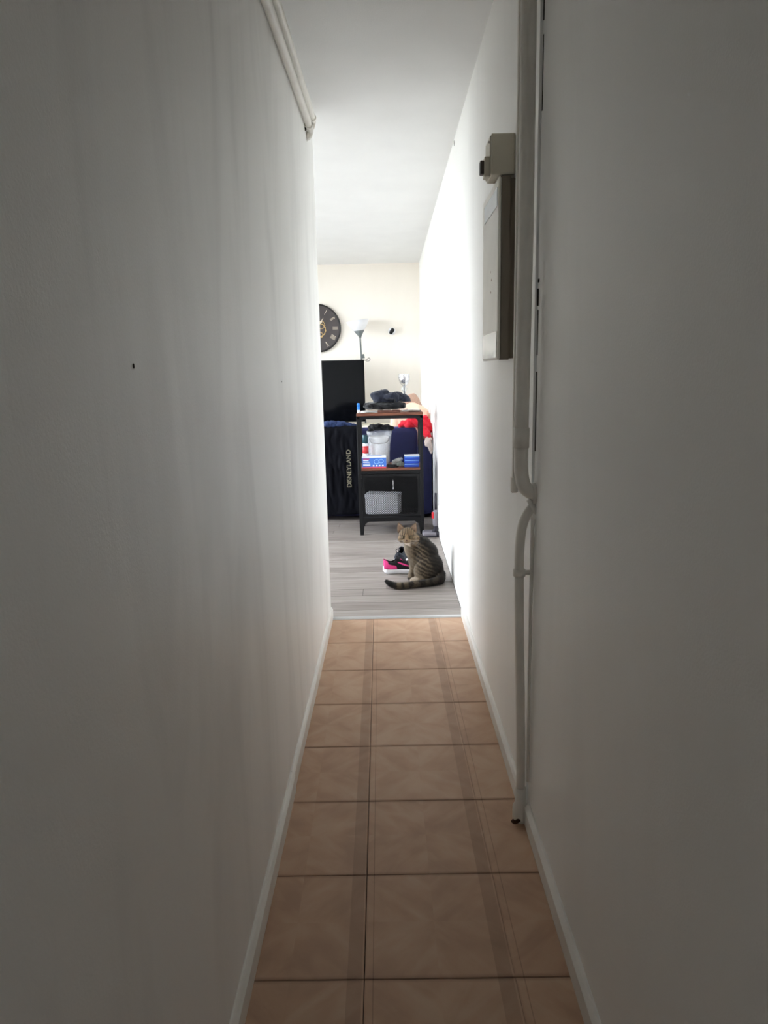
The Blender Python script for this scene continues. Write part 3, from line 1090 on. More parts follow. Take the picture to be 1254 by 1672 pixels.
t = empty('hooded_coat', (-.42, 5.93, .79), 'black coat with vertical gold lettering draped over the sofa back', 'coat')
o = Vector(t.location)
f0 = drape(-.70, -.272, 5.918, 6.20, .812, .055, .55, .018, 3.1)
sheet('coat_panel', lambda u, v: Vector(f0(u, v)) - o, 44, 80, .010, 'navy_coat', t)
sb = fuse(limb(bmesh.new(), [(-.66, 5.99, .825), (-.52, 5.965, .838), (-.40, 5.99, .828), (-.30, 6.01, .815)], [.026, .030, .030, .02], 6), .006, 5)
fabric(sb, .010, 26, seed=4, fold=.006, fold_dir=(.9, .3, .6), fold_freq=60)
sb.transform(Matrix.Translation(-o))
meshobj('hood', sb, 'denim', t)
tm = Matrix.Translation(Vector((-.352, 5.886, .463)) - o) @ Euler((PI / 2, 0, 0)).to_matrix().to_4x4() @ Euler((0, 0, PI / 2)).to_matrix().to_4x4()
text_mesh('lettering', 'DISNEYLAND', .054, tm, 'faded_gold', t)

# cushions and blankets on the sofa end by the wall
bm = bmesh.new()
ell(bm, (.20, 6.30, .76), (.20, .085, .23), (.18, .12, 0))
ell(bm, (.10, 6.28, .70), (.12, .07, .14))
ell(bm, (.27, 6.26, .90), (.085, .07, .075), (0, .3, 0))
me = fabric(fuse(bm, .009, 6), .012, 11, seed=2, fold=.005, fold_dir=(.6, 0, .8), fold_freq=30)
for v in me.vertices:
    v.co.x = min(v.co.x, XR - .006)
    v.co.y = max(v.co.y, 6.185)
    v.co.z = max(v.co.z, .523 if v.co.x < .25 else .664)
tag(meshobj('cushion', me, 'peach'), 'pale peach cushion propped on the sofa behind the shelf unit', 'cushion')
bm = bmesh.new()
ell(bm, (.215, 6.56, .80), (.115, .06, .27), (.1, 0, 0))
ell(bm, (.175, 6.56, .93), (.07, .05, .11))
me = fabric(fuse(bm, .009, 6), .008, 14, zmin=.523, seed=6)
for v in me.vertices:
    if v.co.z < .664:
        v.co.x = min(v.co.x, .254)
tag(meshobj('cushion', me, 'brown_cushion'), 'dusty brown cushion standing behind the peach one', 'cushion')
bm = bmesh.new()
limb(bm, [(.10, 6.02, .812), (.18, 6.00, .832), (.26, 6.0, .826), (.335, 5.99, .77)], [.028, .045, .050, .040], 6)
limb(bm, [(.17, 5.985, .862), (.215, 5.98, .873), (.26, 5.99, .862), (.31, 6.0, .872), (.335, 6.0, .80)], [.016, .024, .018, .026, .026], 6)
limb(bm, [(.30, 5.96, .77), (.325, 5.935, .72), (.335, 5.935, .68)], [.035, .03, .02], 5)
me = fabric(fuse(bm, .006, 5), .011, 20, seed=9, fold=.014, fold_dir=(.75, .1, .65), fold_freq=42)
for v in me.vertices:
    v.co.x = min(v.co.x, XR - .004)
    if v.co.y > 5.93:
        v.co.z = max(v.co.z, .792 if v.co.x < .235 else .663)
tag(meshobj('blanket', me, 'red'), 'bright red fleece blanket bunched on the sofa back', 'blanket')
bm = bmesh.new()
limb(bm, [(.318, 5.915, .70), (.330, 5.895, .665), (.345, 5.89, .62), (.350, 5.895, .585)], [.022, .028, .018, .008], 6)
limb(bm, [(.345, 5.905, .705), (.312, 5.91, .69), (.308, 5.90, .655)], [.016, .018, .014], 6)
me = fabric(fuse(bm, .004, 4), .006, 40, seed=5)
me.transform(Matrix.Translation((0, -.024, -.004)))
for v in me.vertices:
    v.co.x = min(v.co.x, XR - .003)
tag(meshobj('fleece_hood', me, 'fur_grey'), 'beige fleece flap hanging over the sofa arm by the wall', 'clothing')

# ------------------------------------------------------------------ shelf unit
RX0, RX1, RY0, RY1 = -.252, .257, 5.36, 5.72
t = empty('shelf_unit', (0, 5.36, 0), 'black metal shelf unit with brown wooden shelves and a mesh cabinet', 'shelf')
o = Vector(t.location)


def RB(name, mat, x0, x1, y0, y1, z0, z1, bevel=.002, parent=None, smooth=False):
    return obj(name, B(x0, x1, y0 - o.y, y1 - o.y, z0, z1, bevel=bevel, seg=1), mat, parent or t, smooth)


PWD = .026
for sx in (0, 1):
    for sy in (0, 1):
        xa = RX0 if sx == 0 else RX1 - PWD
        ya = RY0 if sy == 0 else RY1 - PWD
        RB('post', 'black', xa, xa + PWD, ya, ya + PWD, .10, .932)
        # splayed foot plate tapering to the floor
        bm = bmesh.new()
        xi = xa + PWD / 2
        s = 1 if sx == 0 else -1
        e0 = RX0 if sx == 0 else RX1
        prism(bm, [(0, .11), (s * .075, .11), (s * .040, .085), (s * .030, .0), (s * .004, .0)], lambda u, v, d: (e0 + u, d - o.y, v), ya + .002, ya + PWD - .002)
        obj('leg', bm, 'black', t)
RB('top_board', 'wood', RX0, RX1, RY0 - .004, RY1 + .004, .936, .958, .003)
RB('top_rail', 'black', RX0, RX1, RY0, RY0 + .02, .912, .936)
RB('top_rail', 'black', RX0, RX1, RY1 - .02, RY1, .912, .936)
RB('top_rail', 'black', RX0, RX0 + .02, RY0 + .02, RY1 - .02, .912, .936)
RB('top_rail', 'black', RX1 - .02, RX1, RY0 + .02, RY1 - .02, .912, .936)
for sx, xe in ((1, RX0 + PWD), (-1, RX1 - PWD)):
    bm = bmesh.new()
    prism(bm, [(0, .912), (sx * .03, .912), (0, .88)], lambda u, v, d: (xe + u, d - o.y, v), RY0 + .004, RY0 + .010)
    obj('corner_gusset', bm, 'black', t)
RB('middle_board', 'wood', RX0 + .004, RX1 - .004, RY0 + .006, RY1 - .004, .512, .530, .003)
RB('middle_rail', 'black', RX0 + PWD, RX1 - PWD, RY0 + .001, RY0 + .02, .488, .512)
RB('middle_rail', 'black', RX0 + PWD, RX1 - PWD, RY1 - .02, RY1 - .002, .488, .512)
RB('bottom_panel', 'black', RX0 + .004, RX1 - .004, RY0 + .02, RY1 - .004, .125, .140)
RB('bottom_rail', 'black', RX0 + PWD, RX1 - PWD, RY0 + .001, RY0 + .02, .108, .142)
RB('back_panel', 'black', RX0 + PWD, RX1 - PWD, RY1 - .006, RY1 - .003, .14, .49)


def mesh_panel(x0, x1, z0, z1, fn, cw=.0178, ch=.0145, w=.0032, th=.0012):
    """Expanded-metal mesh: a lattice of diamond strands with real depth. fn(u, v, d) -> point."""
    bm = bmesh.new()
    nx, nz = int(round((x1 - x0) / cw)), int(round((z1 - z0) / ch))
    cw, ch = (x1 - x0) / nx, (z1 - z0) / nz

    def strand(p, q):
        dx, dz = q[0] - p[0], q[1] - p[1]
        ln = math.hypot(dx, dz)
        nx_, nz_ = -dz / ln * w / 2, dx / ln * w / 2
        vs = []
        for d in (0, th):
            for c, sg in ((p, 1), (q, 1), (q, -1), (p, -1)):
                vs.append(bm.verts.new(fn(c[0] + nx_ * sg, c[1] + nz_ * sg, d)))
        for f in ((0, 1, 2, 3), (7, 6, 5, 4), (0, 4, 5, 1), (2, 6, 7, 3)):
            bm.faces.new([vs[i] for i in f])
    for i in range(nx):
        for j in range(nz):
            xa, za = x0 + i * cw, z0 + j * ch
            mid, lo, hi = xa + cw / 2, za, za + ch
            zc = za + ch / 2
            strand((xa, zc), (mid, hi))
            strand((mid, hi), (xa + cw, zc))
            strand((xa, zc), (mid, lo))
            strand((mid, lo), (xa + cw, zc))
    return bm


for k, (xa, xb) in enumerate(((RX0 + PWD + .001, RX1 - PWD - .001),)):
    bm = bmesh.new()
    fw = .020
    ya, yb = RY0 + .004 - o.y, RY0 + .014 - o.y
    z0, z1 = .146, .484
    box(bm, xa, xb, ya, yb, z0, z0 + fw)
    box(bm, xa, xb, ya, yb, z1 - fw, z1)
    box(bm, xa, xa + fw, ya, yb, z0 + fw, z1 - fw)
    box(bm, xb - fw, xb, ya, yb, z0 + fw, z1 - fw)
    for cx, sx in ((xa + fw, 1), (xb - fw, -1)):
        for cz, sz in ((z0 + fw, 1), (z1 - fw, -1)):
            prism(bm, [(cx, cz), (cx + sx * .022, cz), (cx + sx * .007, cz + sz * .007), (cx, cz + sz * .022)], lambda u, v, d: (u, d, v), ya, yb)
    d = obj('door', bm, 'black', t)
    tag(obj('door_mesh', mesh_panel(xa + fw * .6, xb - fw * .6, z0 + fw * .6, z1 - fw * .6, lambda u, v, dd: (u, RY0 + .0105 - o.y + dd, v)), 'black', d), kind='stuff')
    obj('handle', T([(.019, ya + .004, .435), (.019, ya - .007, .43), (.019, ya - .007, .375), (.019, ya + .004, .37)], .0017, 8), 'strip', d, True)
    obj('handle_knob', T([(.019, ya - .008, .378), (.019, ya - .008, .366)], .0035, 10), 'strip', d, True)
for xs_ in (RX0 + .010, RX1 - .012):
    tag(obj('side_mesh', mesh_panel(RY0 + PWD, RY1 - PWD, .142, .488, lambda u, v, dd: (xs_ + dd, u - o.y, v), .026, .016, .0018), 'black', t), kind='stuff')
    for za in (.128, .486):
        RB('side_rail', 'black', xs_ - .008, xs_ + .010, RY0 + PWD, RY1 - PWD, za, za + .022)
for zz in (.45, .20):
    obj('hinge', T([(RX0 + PWD + .002, RY0 - o.y - .001, zz), (RX0 + PWD + .002, RY0 - o.y - .001, zz + .03)], .004, 8), 'black', t)

# box kept inside the mesh cabinet
t = empty('storage_box', (-.078, 5.475, .1405), 'pale grey box inside the mesh cabinet of the shelf unit', 'box', None, math.radians(-13))
obj('body', B(-.134, .134, 0, .14, 0, .140, bevel=.003), 'box_white', t)
obj('lid', B(-.137, .137, -.003, .143, .135, .165, bevel=.003), 'box_white', t)

# ------------------------------------------------------------------ things on the top board
ZT = .9585
t = empty('glue_stick', (-.235, 5.395, ZT), 'upright bright blue glue stick on the corner of the top shelf', 'glue stick')
obj('tube', lathe(bmesh.new(), [(.0095, 0), (.0105, .002), (.0105, .028)], 20), 'white_plastic', t, True)
obj('label', lathe(bmesh.new(), [(.0108, .024), (.0108, .052)], 20), 'blue_plastic', t, True)
obj('cap', lathe(bmesh.new(), [(.0112, .052), (.0112, .070), (.009, .075), (.004, .076)], 20), 'blue_plastic', t, True)
tag(sheet('paper_sheet', lambda u, v: (-.222 + .20 * u, 5.365 + .22 * v + .03 * u, ZT + .002 + .004 * math.sin(u * 5 + v * 4) ** 2), 12, 10, .0012, 'paper'), 'white paper sheet under the black garment on top of the shelf unit', 'paper')
t = empty('wallet', (.0, 5.40, ZT), 'flat brown leather wallet lying on the top shelf edge', 'wallet')
obj('body', B(-.09, .085, -.025, .10, .0, .012, bevel=.004), 'brown_leather', t, True)
obj('flap', B(-.09, .085, -.028, .05, .012, .018, bevel=.003), 'brown_leather', t, True)
obj('stud', lathe(bmesh.new(), [(.006, .018), (.006, .020), (.003, .0215)], 16, (.02, -.012, 0)), 'strip', t, True)
bm = bmesh.new()
ell(bm, (-.05, 5.53, 1.0), (.155, .125, .030))
ell(bm, (-.14, 5.50, 1.012), (.055, .10, .026))
ell(bm, (.06, 5.52, 1.005), (.075, .10, .030))
me = fabric(fuse(bm, .006, 4), .010, 20, zmin=ZT + .020, seed=12, fold=.008, fold_dir=(.2, .3, 1), fold_freq=75)
for v in me.vertices:
    v.co.z = min(v.co.z, 1.031)
tag(meshobj('folded_garment', me, 'black_cloth'), 'black garment folded flat on the top shelf under the dark hat', 'clothing')
bm = bmesh.new()
ell(bm, (-.055, 5.545, 1.072), (.090, .085, .048), (0, .12, 0))
ell(bm, (-.05, 5.53, 1.04), (.07, .07, .03))
ell(bm, (-.045, 5.53, 1.10), (.045, .06, .028), (0, -.2, 0))
ell(bm, (.055, 5.54, 1.068), (.095, .08, .040), (0, .10, 0))
ell(bm, (.12, 5.54, 1.052), (.05, .06, .040), (0, .5, 0))
limb(bm, [(-.02, 5.47, 1.075), (.02, 5.455, 1.085), (.055, 5.455, 1.075), (.06, 5.46, 1.04)], [.02, .024, .022, .016], 5)
me = fabric(fuse(bm, .005, 3), .011, 17, zmin=1.032, seed=21, fold=.012, fold_dir=(.6, .15, .75), fold_freq=34)
tag(meshobj('fleece_hat', me, 'navy_knit'), 'crumpled dark navy fleece hat on top of the black garment', 'hat')
t = empty('clear_box', (.118, 5.425, ZT), 'small clear plastic box on the top shelf beside the wallet', 'box')
obj('body', B(-.026, .026, -.02, .03, 0, .020, bevel=.003), 'film', t)
obj('lid', B(-.027, .027, -.021, .031, .020, .027, bevel=.003), 'film', t)
obj('contents', B(-.020, .020, -.014, .024, .002, .014, bevel=.002), 'grey_cloth', t)
t = empty('phone', (.195, 5.44, ZT), 'flat black phone on the right end of the top shelf', 'phone')
obj('case', B(-.045, .048, -.04, .04, 0, .008, bevel=.003), 'black', t)
obj('screen', B(-.042, .045, -.037, .037, .008, .0086), 'screen', t)
bm = bmesh.new()
tag(sheet('paper_sheet', lambda u, v: (.14 + .10 * u, 5.50 + .16 * v, ZT + .004 + .006 * math.sin(u * 4 + v * 3) ** 2), 10, 10, .0014, 'paper'), 'creased white paper sheet beside the phone on the top shelf', 'paper')

# ------------------------------------------------------------------ things on the middle board
ZM = .5305
t = empty('glove_carton', (-.126, 5.375, ZM), 'white and blue printed carton with red stripe on the middle shelf', 'box')
obj('body', B(-.094, .094, 0, .095, 0, .092, bevel=.002), 'box_white', t)
fr = obj('front_print', B(-.0945, .0945, -.0012, .0, .010, .082), 'box_blue', t)
obj('red_stripe', B(-.0945, .0945, -.0016, .0, .0, .011), 'red_print', t)
for k, (w, z, mm) in enumerate(((.05, .070, 'red_print'), (.042, .058, 'white_print'), (.05, .046, 'white_print'), (.055, .032, 'white_print'), (.055, .022, 'white_print'))):
    obj('print_line', B(-.085, -.085 + w, -.0018, -.001, z, z + .006), mm, fr)
bm = bmesh.new()
for (cx, cz, r) in ((.02, .052, .022), (.055, .055, .020)):
    for k in range(24):
        a0, a1 = 2 * PI * k / 24, 2 * PI * (k + 1) / 24
        prism(bm, [(cx + r * math.cos(a0), cz + r * .8 * math.sin(a0)), (cx + r * math.cos(a1), cz + r * .8 * math.sin(a1)), (cx + (r - .004) * math.cos(a1), cz + (r - .004) * .8 * math.sin(a1)), (cx + (r - .004) * math.cos(a0), cz + (r - .004) * .8 * math.sin(a0))], lambda u, v, d: (u, d, v), -.0018, -.001)
obj('print_rings', bm, 'cyan_print', fr)
for k in range(4):
    obj('print_icon', B(-.01 + k * .024, .002 + k * .024, -.0018, -.001, .016, .026), 'white_print', fr)
obj('torn_opening', B(-.055, .06, .03, .065, .0918, .0926), 'box_blue', t)
t = empty('spray_can', (-.195, 5.535, ZM), 'spray can with dark teal cap and red and white label behind the carton', 'spray can')
obj('can', lathe(bmesh.new(), [(.021, 0), (.0235, .004), (.0235, .165), (.021, .178), (.017, .184)], 28), 'white_print', t, True)
obj('label', lathe(bmesh.new(), [(.0238, .10), (.0238, .160)], 28), 'red_print', t, True)
obj('cap', lathe(bmesh.new(), [(.0232, .182), (.0232, .240), (.021, .246), (.0, .247)], 28), 'can_cap', t, True)
t = empty('white_tub', (-.085, 5.60, ZM), 'white plastic tub wrapped in a clear bag on the middle shelf', 'tub')
obj('tub', lathe(bmesh.new(), [(.062, 0), (.068, .006), (.076, .215), (.079, .218), (.079, .228), (.072, .228), (.066, .02), (0, .015)], 40), 'white_plastic', t, True)
obj('handle', T(bend([(-.078, -.02, .21), (-.06, -.075, .185), (.0, -.095, .178), (.06, -.075, .185), (.078, -.02, .21)], 6), .003, 8), 'grey_cloth', t, True)
bm = lathe(bmesh.new(), [(.070, .001), (.080, .03), (.084, .12), (.085, .2), (.095, .25), (.10, .272)], 48, cap=False)
for v in bm.verts:
    n = Vector((v.co.x, v.co.y, 0)).normalized()
    v.co += n * (.007 * noise.noise(v.co * 30) + .006 * math.sin(math.atan2(v.co.y, v.co.x) * 11 + v.co.z * 30))
bmesh.ops.solidify(bm, geom=bm.faces[:], thickness=.0008)
obj('bag', bm, 'film', t, True)
bm = bmesh.new()
ell(bm, (-.10, 5.585, .832), (.075, .07, .026))
ell(bm, (-.02, 5.575, .828), (.055, .055, .024), (0, .2, 0))
limb(bm, [(-.15, 5.54, .815), (-.155, 5.52, .80)], [.02, .012], 4)
me = fabric(fuse(bm, .005, 3), .010, 30, zmin=.806, seed=31, fold=.006, fold_dir=(.8, .2, .5), fold_freq=70)
tag(meshobj('black_gloves', me, 'black_cloth'), 'crumpled black gloves lying on the white tub', 'gloves')
for k, (pts, rs, mm, lab) in enumerate((
        ([(.025, 5.44, ZM + .035), (.06, 5.43, ZM + .05), (.085, 5.45, ZM + .055)], [.016, .020, .016], 'grey_cloth', 'rolled pale grey sock on the middle shelf'),
        ([(.06, 5.40, ZM + .025), (.082, 5.395, ZM + .030), (.095, 5.40, ZM + .022)], [.014, .021, .016], 'green_grey_cloth', 'rolled grey and black sock in front of the pale sock'),
        ([(-.012, 5.40, ZM + .013), (.025, 5.395, ZM + .012), (.055, 5.405, ZM + .011)], [.012, .013, .012], 'black_cloth', 'flat black sock beside the printed carton'))):
    me = fabric(fuse(limb(bmesh.new(), pts, rs, 6), .003, 3), .003, 60, zmin=ZM + .0005, seed=k * 3.0, fold=.002, fold_dir=(1, .3, 0), fold_freq=160)
    if k == 0:
        dz = min(v.co.z for v in me.vertices) - ZM
        for v in me.vertices:
            if v.co.z < ZM + .035:
                v.co.z = ZM + .0005 + (v.co.z - ZM - dz) * (.0345 / (.035 - dz))
    tag(meshobj('sock', me, mm), lab, 'sock', 'socks on the middle shelf')
for k in range(3):
    t = empty('blue_carton', (.168 + .002 * k, 5.40 + .004 * k, ZM + .0285 * k), ('bottom', 'middle', 'top')[k] + ' flat royal blue carton of the stack on the middle shelf', 'box', 'flat blue cartons on the middle shelf')
    obj('body', B(-.060, .058, 0, .12, .0002, .028, bevel=.0015), 'box_blue2', t)
    obj('print_line', B(-.056, .054, -.0008, .0002, .021, .0245), 'cyan_print', t)
    if k == 2:
        obj('lid', B(-.060, .058, 0, .12, .0282, .0292), 'box_white', t)

# ------------------------------------------------------------------ vacuum and socket by the wall
t = empty('stick_vacuum', (.322, 5.24, 0), 'grey and red stick vacuum parked against the white wall', 'vacuum cleaner')
obj('floor_head', B(-.082, .028, .0, .105, .004, .040, bevel=.014, seg=3), 'vac_grey', t, True)
obj('head_bumper', B(-.084, .030, -.004, .109, .002, .014, bevel=.004), 'vac_dark', t, True)
obj('neck', T(bend([(.010, .03, .035), (.022, .02, .065), (.024, .015, .10)], 6), [.020] * 13, 14), 'vac_dark', t, True)
bd = obj('body', lathe(bmesh.new(), [(.014, .085), (.023, .095), (.025, .15), (.023, .20), (.012, .215)], 24, (.020, .015, 0)), 'vac_grey', t, True)
obj('red_accent', lathe(bmesh.new(), [(.013, .150), (.0135, .155), (.0135, .195), (.012, .200)], 16, (.002, .008, 0)), 'vac_red', bd, True)
obj('handle', T(bend([(.036, .0, .19), (.044, -.02, .18), (.045, -.022, .12), (.034, .0, .10)], 6), .004, 10), 'vac_dark', t, True)
obj('wand', T([(.020, .018, .21), (.024, .05, .34)], .010, 14), 'vac_dark', t, True)
obj('wheel', lathe(bmesh.new(), [(.02, 0), (.022, .004), (.022, .014), (.02, .018)], 20, (.022, .02, .0245), 'X'), 'vac_dark', t, True)
t = empty('wall_socket', (XR, 4.98, .08), 'white wall socket plate low on the long white wall', 'socket')
obj('plate', B(-.010, -.0003, 0, .30, 0, .17, bevel=.003), 'trim', t)
for k in range(2):
    obj('outlet', lathe(bmesh.new(), [(.022, -.0115), (.022, -.0095)], 20, (0, .08 + .14 * k, .085), 'X'), 'trim', t, True)

# ------------------------------------------------------------------ sneakers
def sneaker(name, loc, rotz, label, upper, accent, has_mark):
    t = empty(name, loc, label, 'shoe', None, rotz)
    Lh = .262
    N = 26

    def half(s):           # half widths of the sole (toe towards +x)
        w = .036 + .010 * math.sin(PI * min(1, s * 1.15)) * .2 + .012 * math.exp(-((s - .70) / .22) ** 2) - .004 * math.exp(-((s - .38) / .12) ** 2)
        if s < .12:
            w *= math.sqrt(max(0, 1 - ((.12 - s) / .12) ** 2)) * .98 + .02
        if s > .80:
            w *= math.sqrt(max(0, 1 - ((s - .80) / .20) ** 2)) * .98 + .02
        return w
    # sole: thick foam, lifted at the toe, flared at the heel
    bm = bmesh.new()
    rings = []
    for i in range(N + 1):
        s = i / N
        x = s * Lh
        w = half(s)
        toe = .016 * max(0, (s - .72) / .28) ** 1.6
        heel = .016 * max(0, (.13 - s) / .13) ** 1.7
        zt = .037 - .007 * math.sin(PI * s) + toe * .7 + .010 * max(0, (.16 - s) / .16) ** 1.5
        prof = [(-w * .86, toe + heel), (-w * 1.04, toe + heel * .6 + .009), (-w * 1.02, zt * .7 + .004), (-w * .95, zt), (w * .95, zt), (w * 1.02, zt * .7 + .004), (w * 1.04, toe + heel * .6 + .009), (w * .86, toe + heel)]
        rings.append([bm.verts.new((x, y, z)) for y, z in prof])
    for a, b2 in zip(rings, rings[1:]):
        for k in range(8):
            bm.faces.new((a[k], a[(k + 1) % 8], b2[(k + 1) % 8], b2[k]))
    bm.faces.new(rings[0])
    bm.faces.new(rings[-1][::-1])
    obj('sole', bm, 'shoe_white', t, True)

    def zbase(s):
        return .028 - .004 * math.sin(PI * s) + .011 * max(0, (s - .72) / .28) ** 1.6

    def ztop(s):           # collar, instep, toe box
        if s < .10:
            return .094 - .008 * (s / .10)
        if s < .34:
            return .086 - .014 * math.sin(PI * (s - .10) / .24) + .012 * (s - .10) / .24
        if s < .74:
            k = (s - .34) / .40
            return .098 - .042 * k ** 1.1
        k = (s - .74) / .26
        return .056 - .020 * k ** 2.0

    def upper_pt(s, a, off=0.0):
        """a runs 0..1 from the outer bottom over the top to the inner bottom."""
        w = half(s) * (.95 - .10 * max(0, .2 - s)) + off
        zb, zt = zbase(s), ztop(s) + off
        ang = PI * a
        c, sn = math.cos(ang), math.sin(ang)
        e = .62
        y = w * math.copysign(abs(c) ** e, c)
        if s < .42:
            y *= 1 - .28 * sn ** 3
        z = zb + (zt - zb) * abs(sn) ** .8
        return Vector((s * Lh, -y, z))
    K = 22
    bm = bmesh.new()
    V = [[bm.verts.new(upper_pt(.02 + .96 * i / N, k / K)) for k in range(K + 1)] for i in range(N + 1)]
    for i in range(N):
        s = .02 + .96 * (i + .5) / N
        for k in range(K):
            if .07 < s < .40 and K * .36 <= k + .5 <= K * .64:
                continue          # the opening
            bm.faces.new((V[i][k], V[i + 1][k], V[i + 1][k + 1], V[i][k + 1]))
    bm.faces.new(V[0])
    bm.faces.new(V[N][::-1])
    bmesh.ops.recalc_face_normals(bm, faces=bm.faces[:])
    bmesh.ops.solidify(bm, geom=bm.faces[:], thickness=.004)
    obj('upper', bm, upper, t, True)
    obj('insole', B(.02, .2, -.028, .028, .030, .036, bevel=.002), 'shoe_black', t)
    # tongue and laces
    sheet('tongue', lambda u, v: (Lh * (.50 - .17 * u), (v - .5) * (.040 + .004 * u), .084 + .030 * u ** 1.3 - .016 * (2 * v - 1) ** 2 - .004 * u ** 4), 8, 8, .007, upper, t)
    for k in range(4):
        s = .40 + .07 * k
        z = ztop(s) + .004
        obj('lace', T(bend([(s * Lh, -.024, z - .008), (s * Lh + .004, 0, z + .003), (s * Lh, .024, z - .008)], 5), .0028, 8), 'shoe_black', t, True)
    if not has_mark:
        obj('pull_loop', T(bend([(Lh * .03, -.008, .090), (Lh * -.01, -.010, .106), (Lh * -.005, 0, .116), (Lh * -.01, .010, .106), (Lh * .03, .008, .090)], 6), .0024, 8), 'shoe_black', t, True)
    if accent:
        # heel counter shell and side panel, slightly proud of the upper
        def shell(s0, s1, a0, a1, nu, nv, off, th, shape=None):
            def fn(u, v):
                s = s0 + (s1 - s0) * u
                lo, hi = a0, a1
                if shape:
                    lo, hi = shape(u)
                return upper_pt(s, lo + (hi - lo) * v, off)
            return fn
        for sg in (0, 1):
            f = shell(.022, .34, 0, 0, 16, 6, .0022, .002, lambda u: (.02, .36 * (1 - u) ** .45 * (1 if u < .35 else .62) + .03))
            sheet('heel_counter', (lambda u, v, f=f: f(u, v)) if sg == 0 else (lambda u, v, f=f: f(u, v) * Vector((1, 1, 1)) if False else Vector((f(u, v).x, -f(u, v).y, f(u, v).z))), 20, 6, .002, accent, t)
        if has_mark:
            def sw(u):
                mid = .05 + .30 * (1 - u) ** 0.5 * 0 + (.12 + .10 * abs(u - .78) * (1.4 if u > .78 else .55))
                th = .055 * math.sin(PI * min(1, .12 + .88 * u)) * (1 if u < .8 else 1.0) + .004
                if u > .86:
                    mid += .06 * (u - .86) / .14
                return mid - th * .6, mid + th * .6
            for sg in (0, 1):
                def fn(u, v, sg=sg):
                    lo, hi = sw(u)
                    p = upper_pt(.36 + .34 * u, lo + (hi - lo) * v, .0024)
                    return p if sg == 0 else Vector((p.x, -p.y, p.z))
                sheet('side_mark', fn, 22, 5, .0016, accent, t)
        sheet('lace_guard', lambda u, v: upper_pt(.37 + .12 * u, .40 + .035 * v + .03 * math.sin(PI * u), .0024), 10, 3, .0018, accent, t)
    return t


sneaker('sneaker', (-.062, 4.300, 0), math.radians(4), 'black and hot pink sneaker with thick white sole beside the cat', 'shoe_black', 'shoe_pink', True)
sneaker('sneaker', (.036, 4.46, 0), math.radians(70), 'dark grey sneaker with heel loop pointing away behind the pink one', 'shoe_grey', None, False)

